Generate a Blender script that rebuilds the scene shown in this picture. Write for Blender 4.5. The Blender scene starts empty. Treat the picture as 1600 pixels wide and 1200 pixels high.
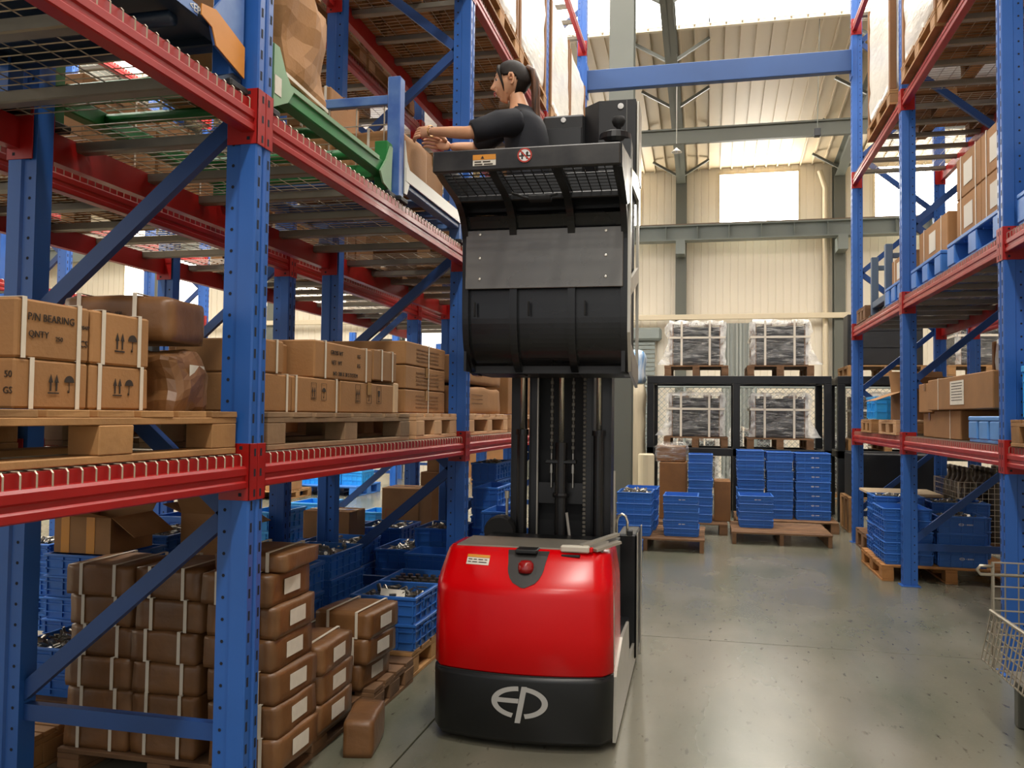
import bpy, math, random
from mathutils import Vector, Matrix, noise
S = bpy.context.scene
C = S.collection
R = math.radians
random.seed(7)

# ---------------------------------------------------------------- camera
F, H = 1323.0, 1.45
def _axes(yaw, pitch, roll):
    yaw, pitch, roll = R(yaw), R(pitch), R(roll)
    f = Vector((-math.sin(yaw)*math.cos(pitch), math.cos(yaw)*math.cos(pitch), math.sin(pitch)))
    r = Vector((math.cos(yaw), math.sin(yaw), 0)); u = r.cross(f)
    return (math.cos(roll)*r+math.sin(roll)*u, -math.sin(roll)*r+math.cos(roll)*u, f)
AR, AU, AF = _axes(13.05, 2.08, 0.70)
cd = bpy.data.cameras.new('camera'); cam = bpy.data.objects.new('camera', cd); C.objects.link(cam)
m = Matrix((AR, AU, -AF)).transposed().to_4x4(); m.translation = (0, 0, H)
cam.matrix_world = m
cd.sensor_width = 36; cd.sensor_fit = 'HORIZONTAL'; cd.lens = F/1600*36; cd.clip_start = 0.05; cd.clip_end = 200
S.camera = cam
def _ray(x, y): return AR*((x-800)/F) - AU*((y-600)/F) + AF
def atY(x, y, Y):
    d = _ray(x, y); return Vector((0, 0, H)) + d*(Y/d.y)
def atX(x, y, X):
    d = _ray(x, y); return Vector((0, 0, H)) + d*(X/d.x)
def atZ(x, y, Z=0):
    d = _ray(x, y); return Vector((0, 0, H)) + d*((Z-H)/d.z)

# ---------------------------------------------------------------- world, lamps, exposure
w = bpy.data.worlds.new('world'); S.world = w; w.use_nodes = True
w.node_tree.nodes['Background'].inputs[0].default_value = (1.0, .98, .95, 1)
w.node_tree.nodes['Background'].inputs[1].default_value = .95
S.view_settings.view_transform = 'Standard'; S.view_settings.look = 'None'
S.view_settings.exposure = 0.0; S.view_settings.gamma = 1.0; S.view_settings.use_curve_mapping = False
try:
    S.cycles.max_bounces = 7; S.cycles.diffuse_bounces = 4; S.cycles.glossy_bounces = 3
    S.cycles.transmission_bounces = 4; S.cycles.transparent_max_bounces = 10
    S.cycles.caustics_reflective = False; S.cycles.caustics_refractive = False
    S.cycles.sample_clamp_indirect = 6.0; S.cycles.use_denoising = True
except Exception: pass
SKY_E, WIN_E = 6.0, 18.0
def lamp(x, y, z, e, size, colr=(1, .95, .87), sy=None):
    l = bpy.data.lights.new('high_bay_light', 'AREA'); l.energy = e; l.size = size; l.color = colr
    l.shape = 'RECTANGLE' if sy else 'DISK'
    if sy: l.size_y = sy
    o = bpy.data.objects.new('high_bay_light', l); o.location = (x, y, z); C.objects.link(o); return o
for y_ in (-5.5, -2.0, 1.5): lamp(0.35, y_, 7.4, 190, .5)
for y_ in (3.0, 9.0): lamp(-5.3, y_, 7.2, 300, .5)

# ---------------------------------------------------------------- materials
def lin(h):
    h = h.lstrip('#'); c = [int(h[i:i+2], 16)/255 for i in (0, 2, 4)]
    return tuple(v/12.92 if v <= .04045 else ((v+.055)/1.055)**2.4 for v in c)+(1,)
MATS = {}
def mat(name, hexc, rough=.5, metal=0., var=.0, vscale=6., bump=0., bscale=60., rnd=0., spec=.5, hex2=None, stretch=(1, 1, 1), coat=0., rvar=0.):
    if name in MATS: return MATS[name]
    m = bpy.data.materials.new(name); m.use_nodes = True; MATS[name] = m
    nt = m.node_tree; N, L = nt.nodes, nt.links; b = N['Principled BSDF']
    c = lin(hexc); b.inputs['Base Color'].default_value = c
    b.inputs['Roughness'].default_value = rough; b.inputs['Metallic'].default_value = metal
    b.inputs['Specular IOR Level'].default_value = spec
    b.inputs['Coat Weight'].default_value = coat
    if var or bump or rvar:
        tc = N.new('ShaderNodeTexCoord'); mp = N.new('ShaderNodeMapping'); mp.inputs['Scale'].default_value = stretch
        oi = N.new('ShaderNodeObjectInfo'); ad = N.new('ShaderNodeVectorMath'); ad.operation = 'ADD'
        cx = N.new('ShaderNodeVectorMath'); cx.operation = 'SCALE'; cx.inputs[0].default_value = (37, 51, 23)
        L.new(oi.outputs['Random'], cx.inputs['Scale'])
        L.new(tc.outputs['Object'], mp.inputs['Vector']); L.new(mp.outputs[0], ad.inputs[0]); L.new(cx.outputs[0], ad.inputs[1])
        nz = N.new('ShaderNodeTexNoise'); nz.inputs['Scale'].default_value = vscale; nz.inputs['Detail'].default_value = 5
        L.new(ad.outputs[0], nz.inputs['Vector'])
        if var:
            mx = N.new('ShaderNodeMix'); mx.data_type = 'RGBA'
            c2 = lin(hex2) if hex2 else tuple(v*(1-var) for v in c[:3])+(1,)
            mx.inputs[6].default_value = c2; mx.inputs[7].default_value = c
            mr = N.new('ShaderNodeMapRange'); mr.inputs[1].default_value = .35; mr.inputs[2].default_value = .65
            L.new(nz.outputs[0], mr.inputs[0]); L.new(mr.outputs[0], mx.inputs[0])
            out = mx.outputs[2]
            if rnd:
                hs = N.new('ShaderNodeHueSaturation'); r2 = N.new('ShaderNodeMapRange')
                r2.inputs[3].default_value = 1-rnd; r2.inputs[4].default_value = 1+rnd
                L.new(oi.outputs['Random'], r2.inputs[0]); L.new(r2.outputs[0], hs.inputs['Value']); L.new(out, hs.inputs['Color']); out = hs.outputs[0]
            L.new(out, b.inputs['Base Color'])
        if rvar:
            r3 = N.new('ShaderNodeMapRange'); r3.inputs[1].default_value = .3; r3.inputs[2].default_value = .7
            r3.inputs[3].default_value = max(.03, rough-rvar); r3.inputs[4].default_value = rough+rvar
            L.new(nz.outputs[0], r3.inputs[0]); L.new(r3.outputs[0], b.inputs['Roughness'])
        if bump:
            n2 = N.new('ShaderNodeTexNoise'); n2.inputs['Scale'].default_value = bscale; n2.inputs['Detail'].default_value = 4
            L.new(ad.outputs[0], n2.inputs['Vector'])
            bp = N.new('ShaderNodeBump'); bp.inputs['Strength'].default_value = bump; bp.inputs['Distance'].default_value = .01
            L.new(n2.outputs[0], bp.inputs['Height']); L.new(bp.outputs[0], b.inputs['Normal'])
    return m
def emit(name, hexc, e):
    m = bpy.data.materials.new(name); m.use_nodes = True; MATS[name] = m
    b = m.node_tree.nodes['Principled BSDF']; b.inputs['Base Color'].default_value = lin(hexc)
    b.inputs['Emission Color'].default_value = lin(hexc); b.inputs['Emission Strength'].default_value = e; return m
BLUE = mat('blue_paint', '#2a5eac', .38, var=.12, vscale=3, rvar=.08)
BLUED = mat('blue_paint_brace', '#1f4684', .42, var=.15, vscale=3)
RED = mat('red_paint', '#9e1310', .38, var=.14, vscale=4, rvar=.08)
HOLE = mat('slot_dark', '#0d1322', .8)
ZINC = mat('zinc_wire', '#b8ad9a', .36, .5, var=.2, vscale=8)
GALV = mat('galvanised', '#8e897c', .45, .6, var=.2, vscale=5)
CARD = mat('cardboard', '#9c7145', .75, var=.16, vscale=5, bump=.12, bscale=90, rnd=.10)
CARDD = mat('cardboard_dark', '#84592f', .72, var=.2, vscale=5, bump=.15, bscale=60, rnd=.10)
KRAFT = mat('kraft_wrap', '#7a5432', .40, var=.28, vscale=7, bump=.45, bscale=14, rnd=.10)
TAPE = mat('parcel_tape', '#a17a4a', .15, var=.1, vscale=10)
TAPEO = mat('orange_tape', '#cf8a2a', .25)
STRAP = mat('white_strap', '#d3c9b8', .45)
PAPER = mat('paper_label', '#d8d2c4', .7, var=.08, vscale=30)
INK = mat('black_ink', '#2e241c', .8)
REDINK = mat('red_ink', '#b03a30', .8)
WOOD = mat('pale_wood', '#a67b4c', .75, var=.3, vscale=5, stretch=(1, 1, 1), bump=.2, bscale=40, rnd=.14)
WOODD = mat('dark_wood', '#7a583a', .8, var=.35, vscale=6, bump=.2, bscale=40, rnd=.16)
WOODG = mat('grey_wood', '#94785a', .8, var=.3, vscale=6, bump=.2, bscale=40, rnd=.12)
TOTE = mat('tote_plastic', '#336fc2', .36, var=.12, vscale=4, rnd=.07)
TOTEL = mat('tote_plastic_bright', '#2f9fe6', .36, var=.1, vscale=4, rnd=.05)
PLPAL = mat('pallet_plastic', '#3a78c8', .42, var=.14, vscale=5)
STEEL = mat('bare_steel', '#a8a49b', .28, .9, var=.3, vscale=20)
BLACK = mat('black_steel', '#101113', .36, .0, var=.15, vscale=5, rvar=.08)
BLACKM = mat('black_matte', '#131417', .55, var=.1, vscale=8)
RUB = mat('rubber', '#131313', .7)
CHROME = mat('chrome', '#e4dccb', .25, .85)
REDT = mat('truck_red', '#cc0008', .26, var=.03, vscale=2, spec=.35)
GREYP = mat('grey_plate', '#56555230'[:7], .35, .55, var=.15, vscale=3, rvar=.1)
SILV = mat('silver_paint', '#b7b2a6', .32, .55, var=.08)
WHITE = mat('white_print', '#d8d8d6', .5)
GREEN = mat('green_paint', '#1f7a3c', .42, var=.2, vscale=6)
GREENL = mat('green_paint_pale', '#7fa37f', .5, var=.15)
BLUEG = mat('faded_blue_paint', '#5d7fb4', .4, var=.25, vscale=8, hex2='#3f62a6')
DBLUE = mat('navy_paint', '#1e3148', .45)
ORANGE = mat('orange_paint', '#cf8526', .45, var=.12)
GSTEEL = mat('green_grey_steel', '#62645a', .5, var=.08, vscale=1.5)
GIRD = mat('girder_grey', '#8c9490', .5, var=.08, vscale=2)
BEIGE = mat('beige_panel', '#ece2cf', .55, var=.05, vscale=.7)
BEIGER = mat('beige_roof', '#cdbb9c', .55, var=.06, vscale=.7)
PIPE = mat('beige_pipe', '#dccdb0', .5)

# ---------------------------------------------------------------- mesh building
class MB:
    def __init__(s): s.v, s.f, s.k = [], [], []
    def add(s, vs, fs, k=0):
        n = len(s.v); s.v += [tuple(v) for v in vs]; s.f += [tuple(i+n for i in f) for f in fs]; s.k += [k]*len(fs); return s
    def box(s, x0, x1, y0, y1, z0, z1, k=0):
        return s.add([(x0,y0,z0),(x1,y0,z0),(x1,y1,z0),(x0,y1,z0),(x0,y0,z1),(x1,y0,z1),(x1,y1,z1),(x0,y1,z1)],
                     [(0,3,2,1),(4,5,6,7),(0,1,5,4),(1,2,6,5),(2,3,7,6),(3,0,4,7)], k)
    def cbox(s, x0, x1, y0, y1, z0, z1, b=.004, k=0, jit=0.):
        c = ((x0+x1)/2, (y0+y1)/2, (z0+z1)/2); h = ((x1-x0)/2, (y1-y0)/2, (z1-z0)/2); b = min(b, min(h)*.45)
        vs, idx = [], {}
        for sx in (-1, 1):
            for sy in (-1, 1):
                for sz in (-1, 1):
                    j = [random.uniform(-jit, jit), random.uniform(-jit, jit), random.uniform(0, jit*.6)*-sz*1.0]
                    for a in range(3):
                        p = [c[0]+sx*(h[0]-(0 if a == 0 else b))+j[0], c[1]+sy*(h[1]-(0 if a == 1 else b))+j[1], c[2]+sz*(h[2]-(0 if a == 2 else b))+j[2]]
                        idx[(sx, sy, sz, a)] = len(vs); vs.append(p)
        fs = []; g = lambda *q: idx[q]
        for q in (-1, 1):
            fs.append([g(q,-1,-1,0), g(q,1,-1,0), g(q,1,1,0), g(q,-1,1,0)][::q])
            fs.append([g(-1,q,-1,1), g(-1,q,1,1), g(1,q,1,1), g(1,q,-1,1)][::q])
            fs.append([g(-1,-1,q,2), g(1,-1,q,2), g(1,1,q,2), g(-1,1,q,2)][::q])
            for r in (-1, 1):
                d = q*r
                fs.append([g(q,r,-1,0), g(q,r,-1,1), g(q,r,1,1), g(q,r,1,0)][::d])
                fs.append([g(q,-1,r,0), g(q,1,r,0), g(q,1,r,2), g(q,-1,r,2)][::d])
                fs.append([g(-1,q,r,1), g(-1,q,r,2), g(1,q,r,2), g(1,q,r,1)][::d])
                for t in (-1, 1): fs.append([g(q,r,t,0), g(q,r,t,1), g(q,r,t,2)][::d*t])
        return s.add(vs, fs, k)
    def bar(s, p, q, w, h, up=(0, 0, 1), k=0):
        p, q = Vector(p), Vector(q); d = (q-p).normalized(); u = Vector(up)
        a = d.cross(u)
        if a.length < 1e-4: a = d.cross(Vector((1, 0, 0)))
        a.normalize(); u = a.cross(d).normalized(); vs = []
        for e in (p, q):
            for i, j in ((-1,-1),(1,-1),(1,1),(-1,1)): vs.append(e+a*(i*w/2)+u*(j*h/2))
        return s.add(vs, [(3,2,1,0),(4,5,6,7),(0,1,5,4),(1,2,6,5),(2,3,7,6),(3,0,4,7)], k)
    def tube(s, pts, r, n=6, k=0, caps=True):
        pts = [Vector(p) for p in pts]; rr = r if isinstance(r, (list, tuple)) else [r]*len(pts); vs, fs = [], []
        a = None
        for i, p in enumerate(pts):
            d = (pts[min(i+1, len(pts)-1)]-pts[max(i-1, 0)]).normalized()
            if a is None:
                a = d.cross(Vector((0, 0, 1)))
                if a.length < .05: a = d.cross(Vector((1, 0, 0)))
            a = (a-d*a.dot(d)).normalized(); b = d.cross(a)
            for j in range(n):
                t = 2*math.pi*(j+.5)/n; vs.append(p+(a*math.cos(t)+b*math.sin(t))*rr[i])
        for i in range(len(pts)-1):
            for j in range(n):
                A, B = i*n+j, i*n+(j+1) % n; fs.append((A, B, B+n, A+n))
        if caps: fs.append(tuple(range(n))[::-1]); fs.append(tuple(range(len(vs)-n, len(vs))))
        return s.add(vs, fs, k)
    def lathe(s, prof, n=16, c=(0, 0, 0), k=0, axis='z'):
        vs, fs = [], []
        for r, z in prof:
            for j in range(n):
                t = 2*math.pi*j/n; x, y = r*math.cos(t), r*math.sin(t)
                p = (x, y, z) if axis == 'z' else ((x, z, y) if axis == 'y' else (z, x, y))
                vs.append((p[0]+c[0], p[1]+c[1], p[2]+c[2]))
        for i in range(len(prof)-1):
            for j in range(n):
                A, B = i*n+j, i*n+(j+1) % n; q = (A, B, B+n, A+n); fs.append(q if axis != 'y' else q[::-1])
        if prof[0][0] > 1e-5: fs.append(tuple(range(n))[::-1])
        if prof[-1][0] > 1e-5: fs.append(tuple(range(len(vs)-n, len(vs))))
        return s.add(vs, fs, k)
    def prism(s, poly, a0, a1, axis='z', k=0):
        n = len(poly); vs = []
        for a in (a0, a1):
            for u, v in poly: vs.append((u, v, a) if axis == 'z' else ((a, u, v) if axis == 'x' else (u, a, v)))
        fs = [tuple(range(n))[::-1], tuple(range(n, 2*n))]+[(i, (i+1) % n, (i+1) % n+n, i+n) for i in range(n)]
        if axis == 'y': fs = [f[::-1] for f in fs]
        return s.add(vs, fs, k)
    def mesh(s, name, mats, smooth=False):
        me = bpy.data.meshes.new(name); me.from_pydata(s.v, [], s.f)
        for m in (mats if isinstance(mats, (list, tuple)) else [mats]): me.materials.append(m)
        if any(s.k): me.polygons.foreach_set('material_index', s.k)
        if smooth: me.shade_smooth()
        me.update(); return me
    def obj(s, name, mats, parent=None, loc=(0, 0, 0), rz=0., smooth=False):
        return put(name, s.mesh(name, mats, smooth), parent, loc, rz)
def put(name, me, parent=None, loc=(0, 0, 0), rz=0., rot=None):
    o = bpy.data.objects.new(name, me); C.objects.link(o); o.parent = parent; o.location = loc
    o.rotation_euler = rot if rot else (0, 0, rz); return o
LABELS = set()
def tag(o, label=None, cat=None, group=None, kind=None):
    if label:
        o['label'] = label
    if cat: o['category'] = cat
    if group: o['group'] = group
    if kind: o['kind'] = kind
    return o
def thing(name, label, cat, loc=(0, 0, 0), rz=0., group=None):
    return tag(put(name, None, None, loc, rz), label, cat, group)
def struct(name, mb, mats, parent=None, loc=(0, 0, 0), smooth=False):
    o = mb.obj(name, mats, parent, loc, 0, smooth); o['kind'] = 'structure'; return o
CACHE = {}
def cached(key, fn):
    if key not in CACHE: CACHE[key] = fn()
    return CACHE[key]
def bbox(x0, x1, y0, y1, z0, z1): return MB().box(x0, x1, y0, y1, z0, z1)
def flat(polys, dx=.0015):                       # flat print: polygons in the (u,v) plane, given a little thickness
    mb = MB()
    for p in polys:
        a = sum(p[i][0]*p[(i+1) % len(p)][1]-p[(i+1) % len(p)][0]*p[i][1] for i in range(len(p)))
        mb.prism(p if a > 0 else p[::-1], 0, dx)
    return mb
def rect(x0, x1, y0, y1): return [(x0, y0), (x1, y0), (x1, y1), (x0, y1)]
def face_rot(face):                               # rotation that lays local (u right, v up, w out) on a face
    return {'-y': (R(90), 0, 0), '+x': (R(90), 0, R(90)), '-x': (R(90), 0, R(-90)), '+z': (0, 0, 0), '+y': (R(90), 0, R(180))}[face]
def text(s, size, parent, loc, face='-y', m=None, name='printed_text', align='CENTER', ext=.0006, roll=0., sx=1.):
    cu = bpy.data.curves.new(name, 'FONT'); cu.body = s; cu.size = size; cu.align_x = align; cu.align_y = 'CENTER'
    cu.extrude = ext; cu.resolution_u = 2; cu.materials.append(m or INK)
    t_ = bpy.data.objects.new('t', cu); C.objects.link(t_)
    me = bpy.data.meshes.new_from_object(t_.evaluated_get(bpy.context.evaluated_depsgraph_get())); bpy.data.objects.remove(t_); me.name = name
    o = put(name, me, parent, loc, rot=face_rot(face)); o.scale = (sx, 1, 1); return o
# ---------------------------------------------------------------- setting
def floor_mat():
    m = bpy.data.materials.new('polished_concrete'); m.use_nodes = True
    nt = m.node_tree; N, L = nt.nodes, nt.links; b = N['Principled BSDF']
    g = N.new('ShaderNodeNewGeometry')
    def nz(sc, det, st=(1, 1, 1), off=0):
        mp = N.new('ShaderNodeMapping'); mp.inputs['Scale'].default_value = st; mp.inputs['Location'].default_value = (off, off, 0)
        L.new(g.outputs['Position'], mp.inputs[0]); n = N.new('ShaderNodeTexNoise')
        n.inputs['Scale'].default_value = sc; n.inputs['Detail'].default_value = det; L.new(mp.outputs[0], n.inputs[0]); return n.outputs[0]
    def rng(s, a, c, lo, hi):
        r = N.new('ShaderNodeMapRange'); r.inputs[1].default_value = a; r.inputs[2].default_value = c
        r.inputs[3].default_value = lo; r.inputs[4].default_value = hi; L.new(s, r.inputs[0]); return r.outputs[0]
    def mix(f, A, B):
        x = N.new('ShaderNodeMix'); x.data_type = 'RGBA'; L.new(f, x.inputs[0])
        for i, q in ((6, A), (7, B)):
            if isinstance(q, str): x.inputs[i].default_value = lin(q)
            else: L.new(q, x.inputs[i])
        return x.outputs[2]
    big = nz(.55, 5, (1, .6, 1)); mid = nz(1.6, 5, (1, .4, 1), 7); scr = nz(11, 10, (2.6, .8, 1), 11); fine = nz(60, 3, (1, 1, 1), 3)
    c = mix(rng(big, .36, .64, 0, 1), '#68685b', '#857f70')
    c = mix(rng(mid, .46, .68, 0, .7), c, '#525948')
    c = mix(rng(scr, .63, .70, 0, .6), c, '#3d3a32')
    c = mix(rng(fine, .55, .8, 0, .15), c, '#8f897a')
    L.new(c, b.inputs['Base Color'])
    r1 = rng(mid, .25, .75, .0, .07); r2 = rng(big, .2, .8, .13, .30)
    ad = N.new('ShaderNodeMath'); ad.operation = 'ADD'; L.new(r1, ad.inputs[0]); L.new(r2, ad.inputs[1]); L.new(ad.outputs[0], b.inputs['Roughness'])
    b.inputs['Specular IOR Level'].default_value = .6
    return m
FLOOR = floor_mat()
fl = struct('floor', bbox(-18, 9, -9, 21, -.06, -.012), mat('joint_dark', '#4a463c', .9))
xs = [-18, -13.2, -7.26, -1.262, 4.74, 9]; ys_ = [-9, -6.3, -.3, 5.72, 11.72, 17.7, 21]
for i in range(5):
    for j in range(6):
        struct('slab', MB().cbox(xs[i]+.004, xs[i+1]-.004, ys_[j]+.006, ys_[j+1]-.006, -.012, 0, .002), FLOOR, fl)

WY, EAVE, SL = 20.0, 7.19, .1
def roofz(y): return EAVE+SL*(WY-y)
wall = struct('wall_far', bbox(-18, 9, WY+.02, WY+.2, 0, 7.4), BEIGE)
def wall_panel(wd, h0, h1):
    mb = MB(); n = 6; p = wd/n; poly = [(0, .0)]
    for i in range(n):
        x = i*p; poly += [(x+.004, -.012), (x+p-.022, -.012), (x+p-.014, -.002)]
    poly += [(wd, .0), (wd, .03), (0, .03)]
    # prism in the xy plane, extruded along z
    return mb.prism(poly[::1], h0, h1)
pm = wall_panel(1.0, 0, 7.25).mesh('panel', BEIGE)
for i in range(27):
    o = put('panel', pm, wall, (-18+i, WY, 0)); o['kind'] = 'structure'
for nm, x in (('wall_left', -18.1), ('wall_right', 9)):
    wl = struct(nm, bbox(x, x+.1, -9, 20.2, 0, 9.6), BEIGE)
WINM = emit('daylit_pane', '#fffaf0', WIN_E)
WINL = emit('daylit_side_pane', '#fff6e6', 3.5)
def window(n, x0, x1, z0, z1, y=WY-.03):
    o = struct('window_%d' % n, MB().box(x0-.05, x1+.05, y, y+.02, z0-.05, z0).box(x0-.05, x1+.05, y, y+.02, z1, z1+.05).box(x0-.05, x0, y, y+.02, z0, z1).box(x1, x1+.05, y, y+.02, z0, z1), PIPE)
    struct('pane', bbox(x0, x1, y+.003, y+.015, z0, z1), WINM, o)
window(1, .25, 1.97, 5.66, 7.05); window(2, 3.6, 5.4, 5.62, 7.05); window(3, -3.3, -1.58, 5.66, 7.05)
WINM_ = WINM; WINM = WINL; window(4, -7.4, -5.9, 2.55, 4.3); window(5, -11.5, -9, 4.2, 6.4); window(6, -15.5, -13, 4.2, 6.4)
for k, (a, c_) in enumerate(((-6, -2), (0, 4), (6, 10), (12, 16))):
    o = struct('window_%d' % (7+k), bbox(-18.0, -17.97, a-.05, c_+.05, 2.45, 6.55), PIPE)
    struct('pane', bbox(-17.97, -17.95, a, c_, 2.5, 6.5), WINL, o)
# roof: sloping ribbed panels, translucent skylight band
def slab_roof(mb, x0, x1, y0, y1, t0, t1):
    return mb.add([(x0,y0,roofz(y0)+t0),(x1,y0,roofz(y0)+t0),(x1,y1,roofz(y1)+t0),(x0,y1,roofz(y1)+t0),
                   (x0,y0,roofz(y0)+t1),(x1,y0,roofz(y0)+t1),(x1,y1,roofz(y1)+t1),(x0,y1,roofz(y1)+t1)],
                  [(0,3,2,1),(4,5,6,7),(0,1,5,4),(1,2,6,5),(2,3,7,6),(3,0,4,7)])
SK0, SK1 = 4.5, 13.85
ceil = struct('ceiling', slab_roof(slab_roof(MB(), -18, 9, SK1, WY+.2, .04, .1), -18, 9, -9, SK0, .04, .1), BEIGER)
def roof_panel():
    mb = slab_roof(MB(), 0.004, .996, SK1, WY, .02, .045)
    for i in range(4): slab_roof(mb, i*.25, i*.25+.03, SK1, WY, -.02, .02)
    return mb
rp = roof_panel().mesh('roof_panel', BEIGER)
for i in range(27):
    o = put('roof_panel', rp, ceil, (-18+i, 0, 0)); o['kind'] = 'structure'
SKYM = emit('skylight_sheet', '#fffaf2', SKY_E)
o = struct('window_11', slab_roof(slab_roof(MB(), -18, 9, SK0-.1, SK0, -.04, .1), -18, 9, SK1, SK1+.06, -.03, .1), PIPE)
for i in range(9):
    struct('skylight_sheet', slab_roof(MB(), -18+i*3+.01, -15+i*3-.01, SK0, SK1, .03, .05), SKYM, o)
# steel frame
def hsec(mb, x0, x1, y0, y1, z0, z1, t=.02):
    mb.box(x0, x1, y0, y0+t, z0, z1); mb.box(x0, x1, y1-t, y1, z0, z1); return mb.box((x0+x1)/2-t/2, (x0+x1)/2+t/2, y0+t, y1-t, z0, z1)
hsec(MB(), -1.356, -1.022, 11.6, 11.95, 0, 7.98, .022).obj('steel_pillar', GSTEEL)
tag(bpy.data.objects['steel_pillar'], 'tall wide grey green steel pillar rising behind the order picker to the skylight', 'pillar', kind='structure')
for k, x in enumerate((-14.4, -10.94, -7.5, -4.06, -.62, 2.82, 6.26)):
    o = struct('column', hsec(MB(), x-.12, x+.12, WY-.3, WY-.02, 0, 7.1), GSTEEL)
    if x < -1 and x > -14: pass
    mb = MB(); zb = lambda y: roofz(y)-.05
    for a, h0, h1, wd in ((0, -.05, -.035, .2), (0, -.40, -.385, .2), (0, -.40, -.04, .015)):
        mb.add([(x-wd/2,1,roofz(1)+h0),(x+wd/2,1,roofz(1)+h0),(x+wd/2,WY-.1,roofz(WY-.1)+h0),(x-wd/2,WY-.1,roofz(WY-.1)+h0),
                (x-wd/2,1,roofz(1)+h1),(x+wd/2,1,roofz(1)+h1),(x+wd/2,WY-.1,roofz(WY-.1)+h1),(x-wd/2,WY-.1,roofz(WY-.1)+h1)],
               [(0,3,2,1),(4,5,6,7),(0,1,5,4),(1,2,6,5),(2,3,7,6),(3,0,4,7)])
    rf = struct('rafter', mb, GSTEEL)
    for y in (19.3, 17.6, 15.9, 14.2, 12.5):
        for sgn in (-1, 1):
            struct('fly_brace', MB().bar((x+sgn*.04, y, roofz(y)-.38), (x+sgn*.62, y, roofz(y)-.03), .05, .05), GSTEEL, rf)
# crane runway along the far wall, tie beam, conduit rail, downpipe
mb = MB().box(-18, 9, 19.2, 19.5, 5.72, 5.75).box(-18, 9, 19.2, 19.5, 5.40, 5.425).box(-18, 9, 19.34, 19.36, 5.42, 5.72)
gd = struct('crane_girder', mb, GIRD)
struct('rail', bbox(-18, 9, 19.32, 19.38, 5.75, 5.80), mat('rail_brown', '#7a6454', .5), gd)
stm = bbox(-.006, .006, -.12, .12, 5.425, 5.72).mesh('stiffener', GIRD)
for i in range(38): put('stiffener', stm, gd, (-17.5+i*.69, 19.33, 0))
for x in (-4.06, -.62, 2.82): struct('bracket', MB().box(x-.1, x+.1, 19.2, 19.72, 5.1, 5.4), GIRD, gd)
struct('tie_beam', MB().box(-7, 6, 15.95, 16.05, 6.56, 6.8).box(-7, 6, 15.9, 16.1, 6.80, 6.83), GSTEEL)
struct('trim_1', MB().cbox(-18, 3.4, 19.6, 19.68, 3.66, 3.78, .01), PIPE)
for x in (2.54, -4.4): struct('downpipe', MB().tube([(x, 19.85, 0), (x, 19.85, 6.6), (x-.12, 19.85, 7.0)], .06, 10), PIPE)
cp = MB(); cp.tube([atY(1281, 20, 14), atY(1277, 203, 14)], .006, 5)
o = cp.obj('crane_pendant', GSTEEL); tag(o, 'crane pendant box hanging on a thin cable before the ceiling', 'pendant')
p = atY(1277, 207, 14); MB().cbox(p.x-.05, p.x+.05, 13.95, 14.05, p.z-.07, p.z+.06, .01).obj('control_box', BLACKM, o)
# hanging cone lamp
p = atY(1057, 238, 14.6)
o = MB().lathe([(.01, .08), (.03, .055), (.095, 0), (.09, 0), (.015, .045)], 20, p).tube([p+Vector((0, 0, .15)), (p.x, p.y, roofz(14.6))], .004, 6).obj('pendant_lamp', mat('lamp_shade', '#e9e4d8', .4), smooth=True)
tag(o, 'small white cone lamp hanging in front of the steel column', 'lamp')
MB().lathe([(.0, -.015), (.025, -.01), (.025, .03)], 12, p).obj('bulb', WHITE, o)
# roller shutter, grey curtain, fence behind the black racks
t = thing('roller_shutter', 'grey roller shutter door at the foot of the far wall', 'door', (-1.75, 19.8, 0)); t['kind'] = 'structure'
sm = MB().cbox(-.55, .55, -.02, .02, 0, .09, .02).mesh('slat', GIRD)
for i in range(32): put('slat', sm, t, (0, 0, .1*i))
MB().cbox(-.7, .7, -.15, .12, 3.2, 3.5, .05).obj('shutter_box', GIRD, t)
mb = MB(); n = 26; vs = []
for i in range(n+1): vs.append((.05+.035*math.sin(i*1.9)))
for i in range(n):
    x0, x1 = -.3+i*.64/n, -.3+(i+1)*.64/n
    mb.add([(x0, vs[i], 0), (x1, vs[i+1], 0), (x1, vs[i+1], 3.4), (x0, vs[i], 3.4)], [(0, 1, 2, 3)])
o = mb.obj('strip_curtain', mat('curtain_grey', '#9da09a', .5), None, (.57, 18, 0)); tag(o, 'grey pleated curtain hanging between the two upper wrapped pallets', 'curtain')
t = thing('wire_fence', 'grey chain link fence behind the black steel racks', 'fence', (.8, 15.2, 0))
for i in range(5): MB().tube([(-2.4+i*1.2, 0, 0), (-2.4+i*1.2, 0, 2.0)], .025, 8).obj('post', GIRD, t)
MB().tube([(-2.4, 0, 1.98), (2.4, 0, 1.98)], .02, 6).tube([(-2.4, 0, .1), (2.4, 0, .1)], .02, 6).obj('rail', GIRD, t)
mb = MB()
for i in range(-20, 49):
    for d in (1, -1):
        x0 = -2.4+i*.1; a0, a1 = (x0, .1), (x0+d*1.88, 1.98)
        lo, hi = -2.4, 2.4
        def clip(p, q):
            (x, z), (X, Z) = p, q; pts = []
            for t_ in (0, 1):
                pass
            f0 = 0 if lo <= x <= hi else ((lo if x < lo else hi)-x)/(X-x); f1 = 1 if lo <= X <= hi else ((lo if X < lo else hi)-x)/(X-x)
            return None if f0 >= f1 or f0 < 0 or f1 < 0 else ((x+(X-x)*f0, z+(Z-z)*f0), (x+(X-x)*f1, z+(Z-z)*f1))
        if d == -1: a0, a1 = (x0+1.9, .1), (x0+.02, 1.98)
        c_ = clip(a0, a1)
        if c_: mb.tube([(c_[0][0], .004*d, c_[0][1]), (c_[1][0], .004*d, c_[1][1])], .004, 3, caps=False)
tag(mb.obj('chain_link', GIRD, t), kind='stuff')

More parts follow.
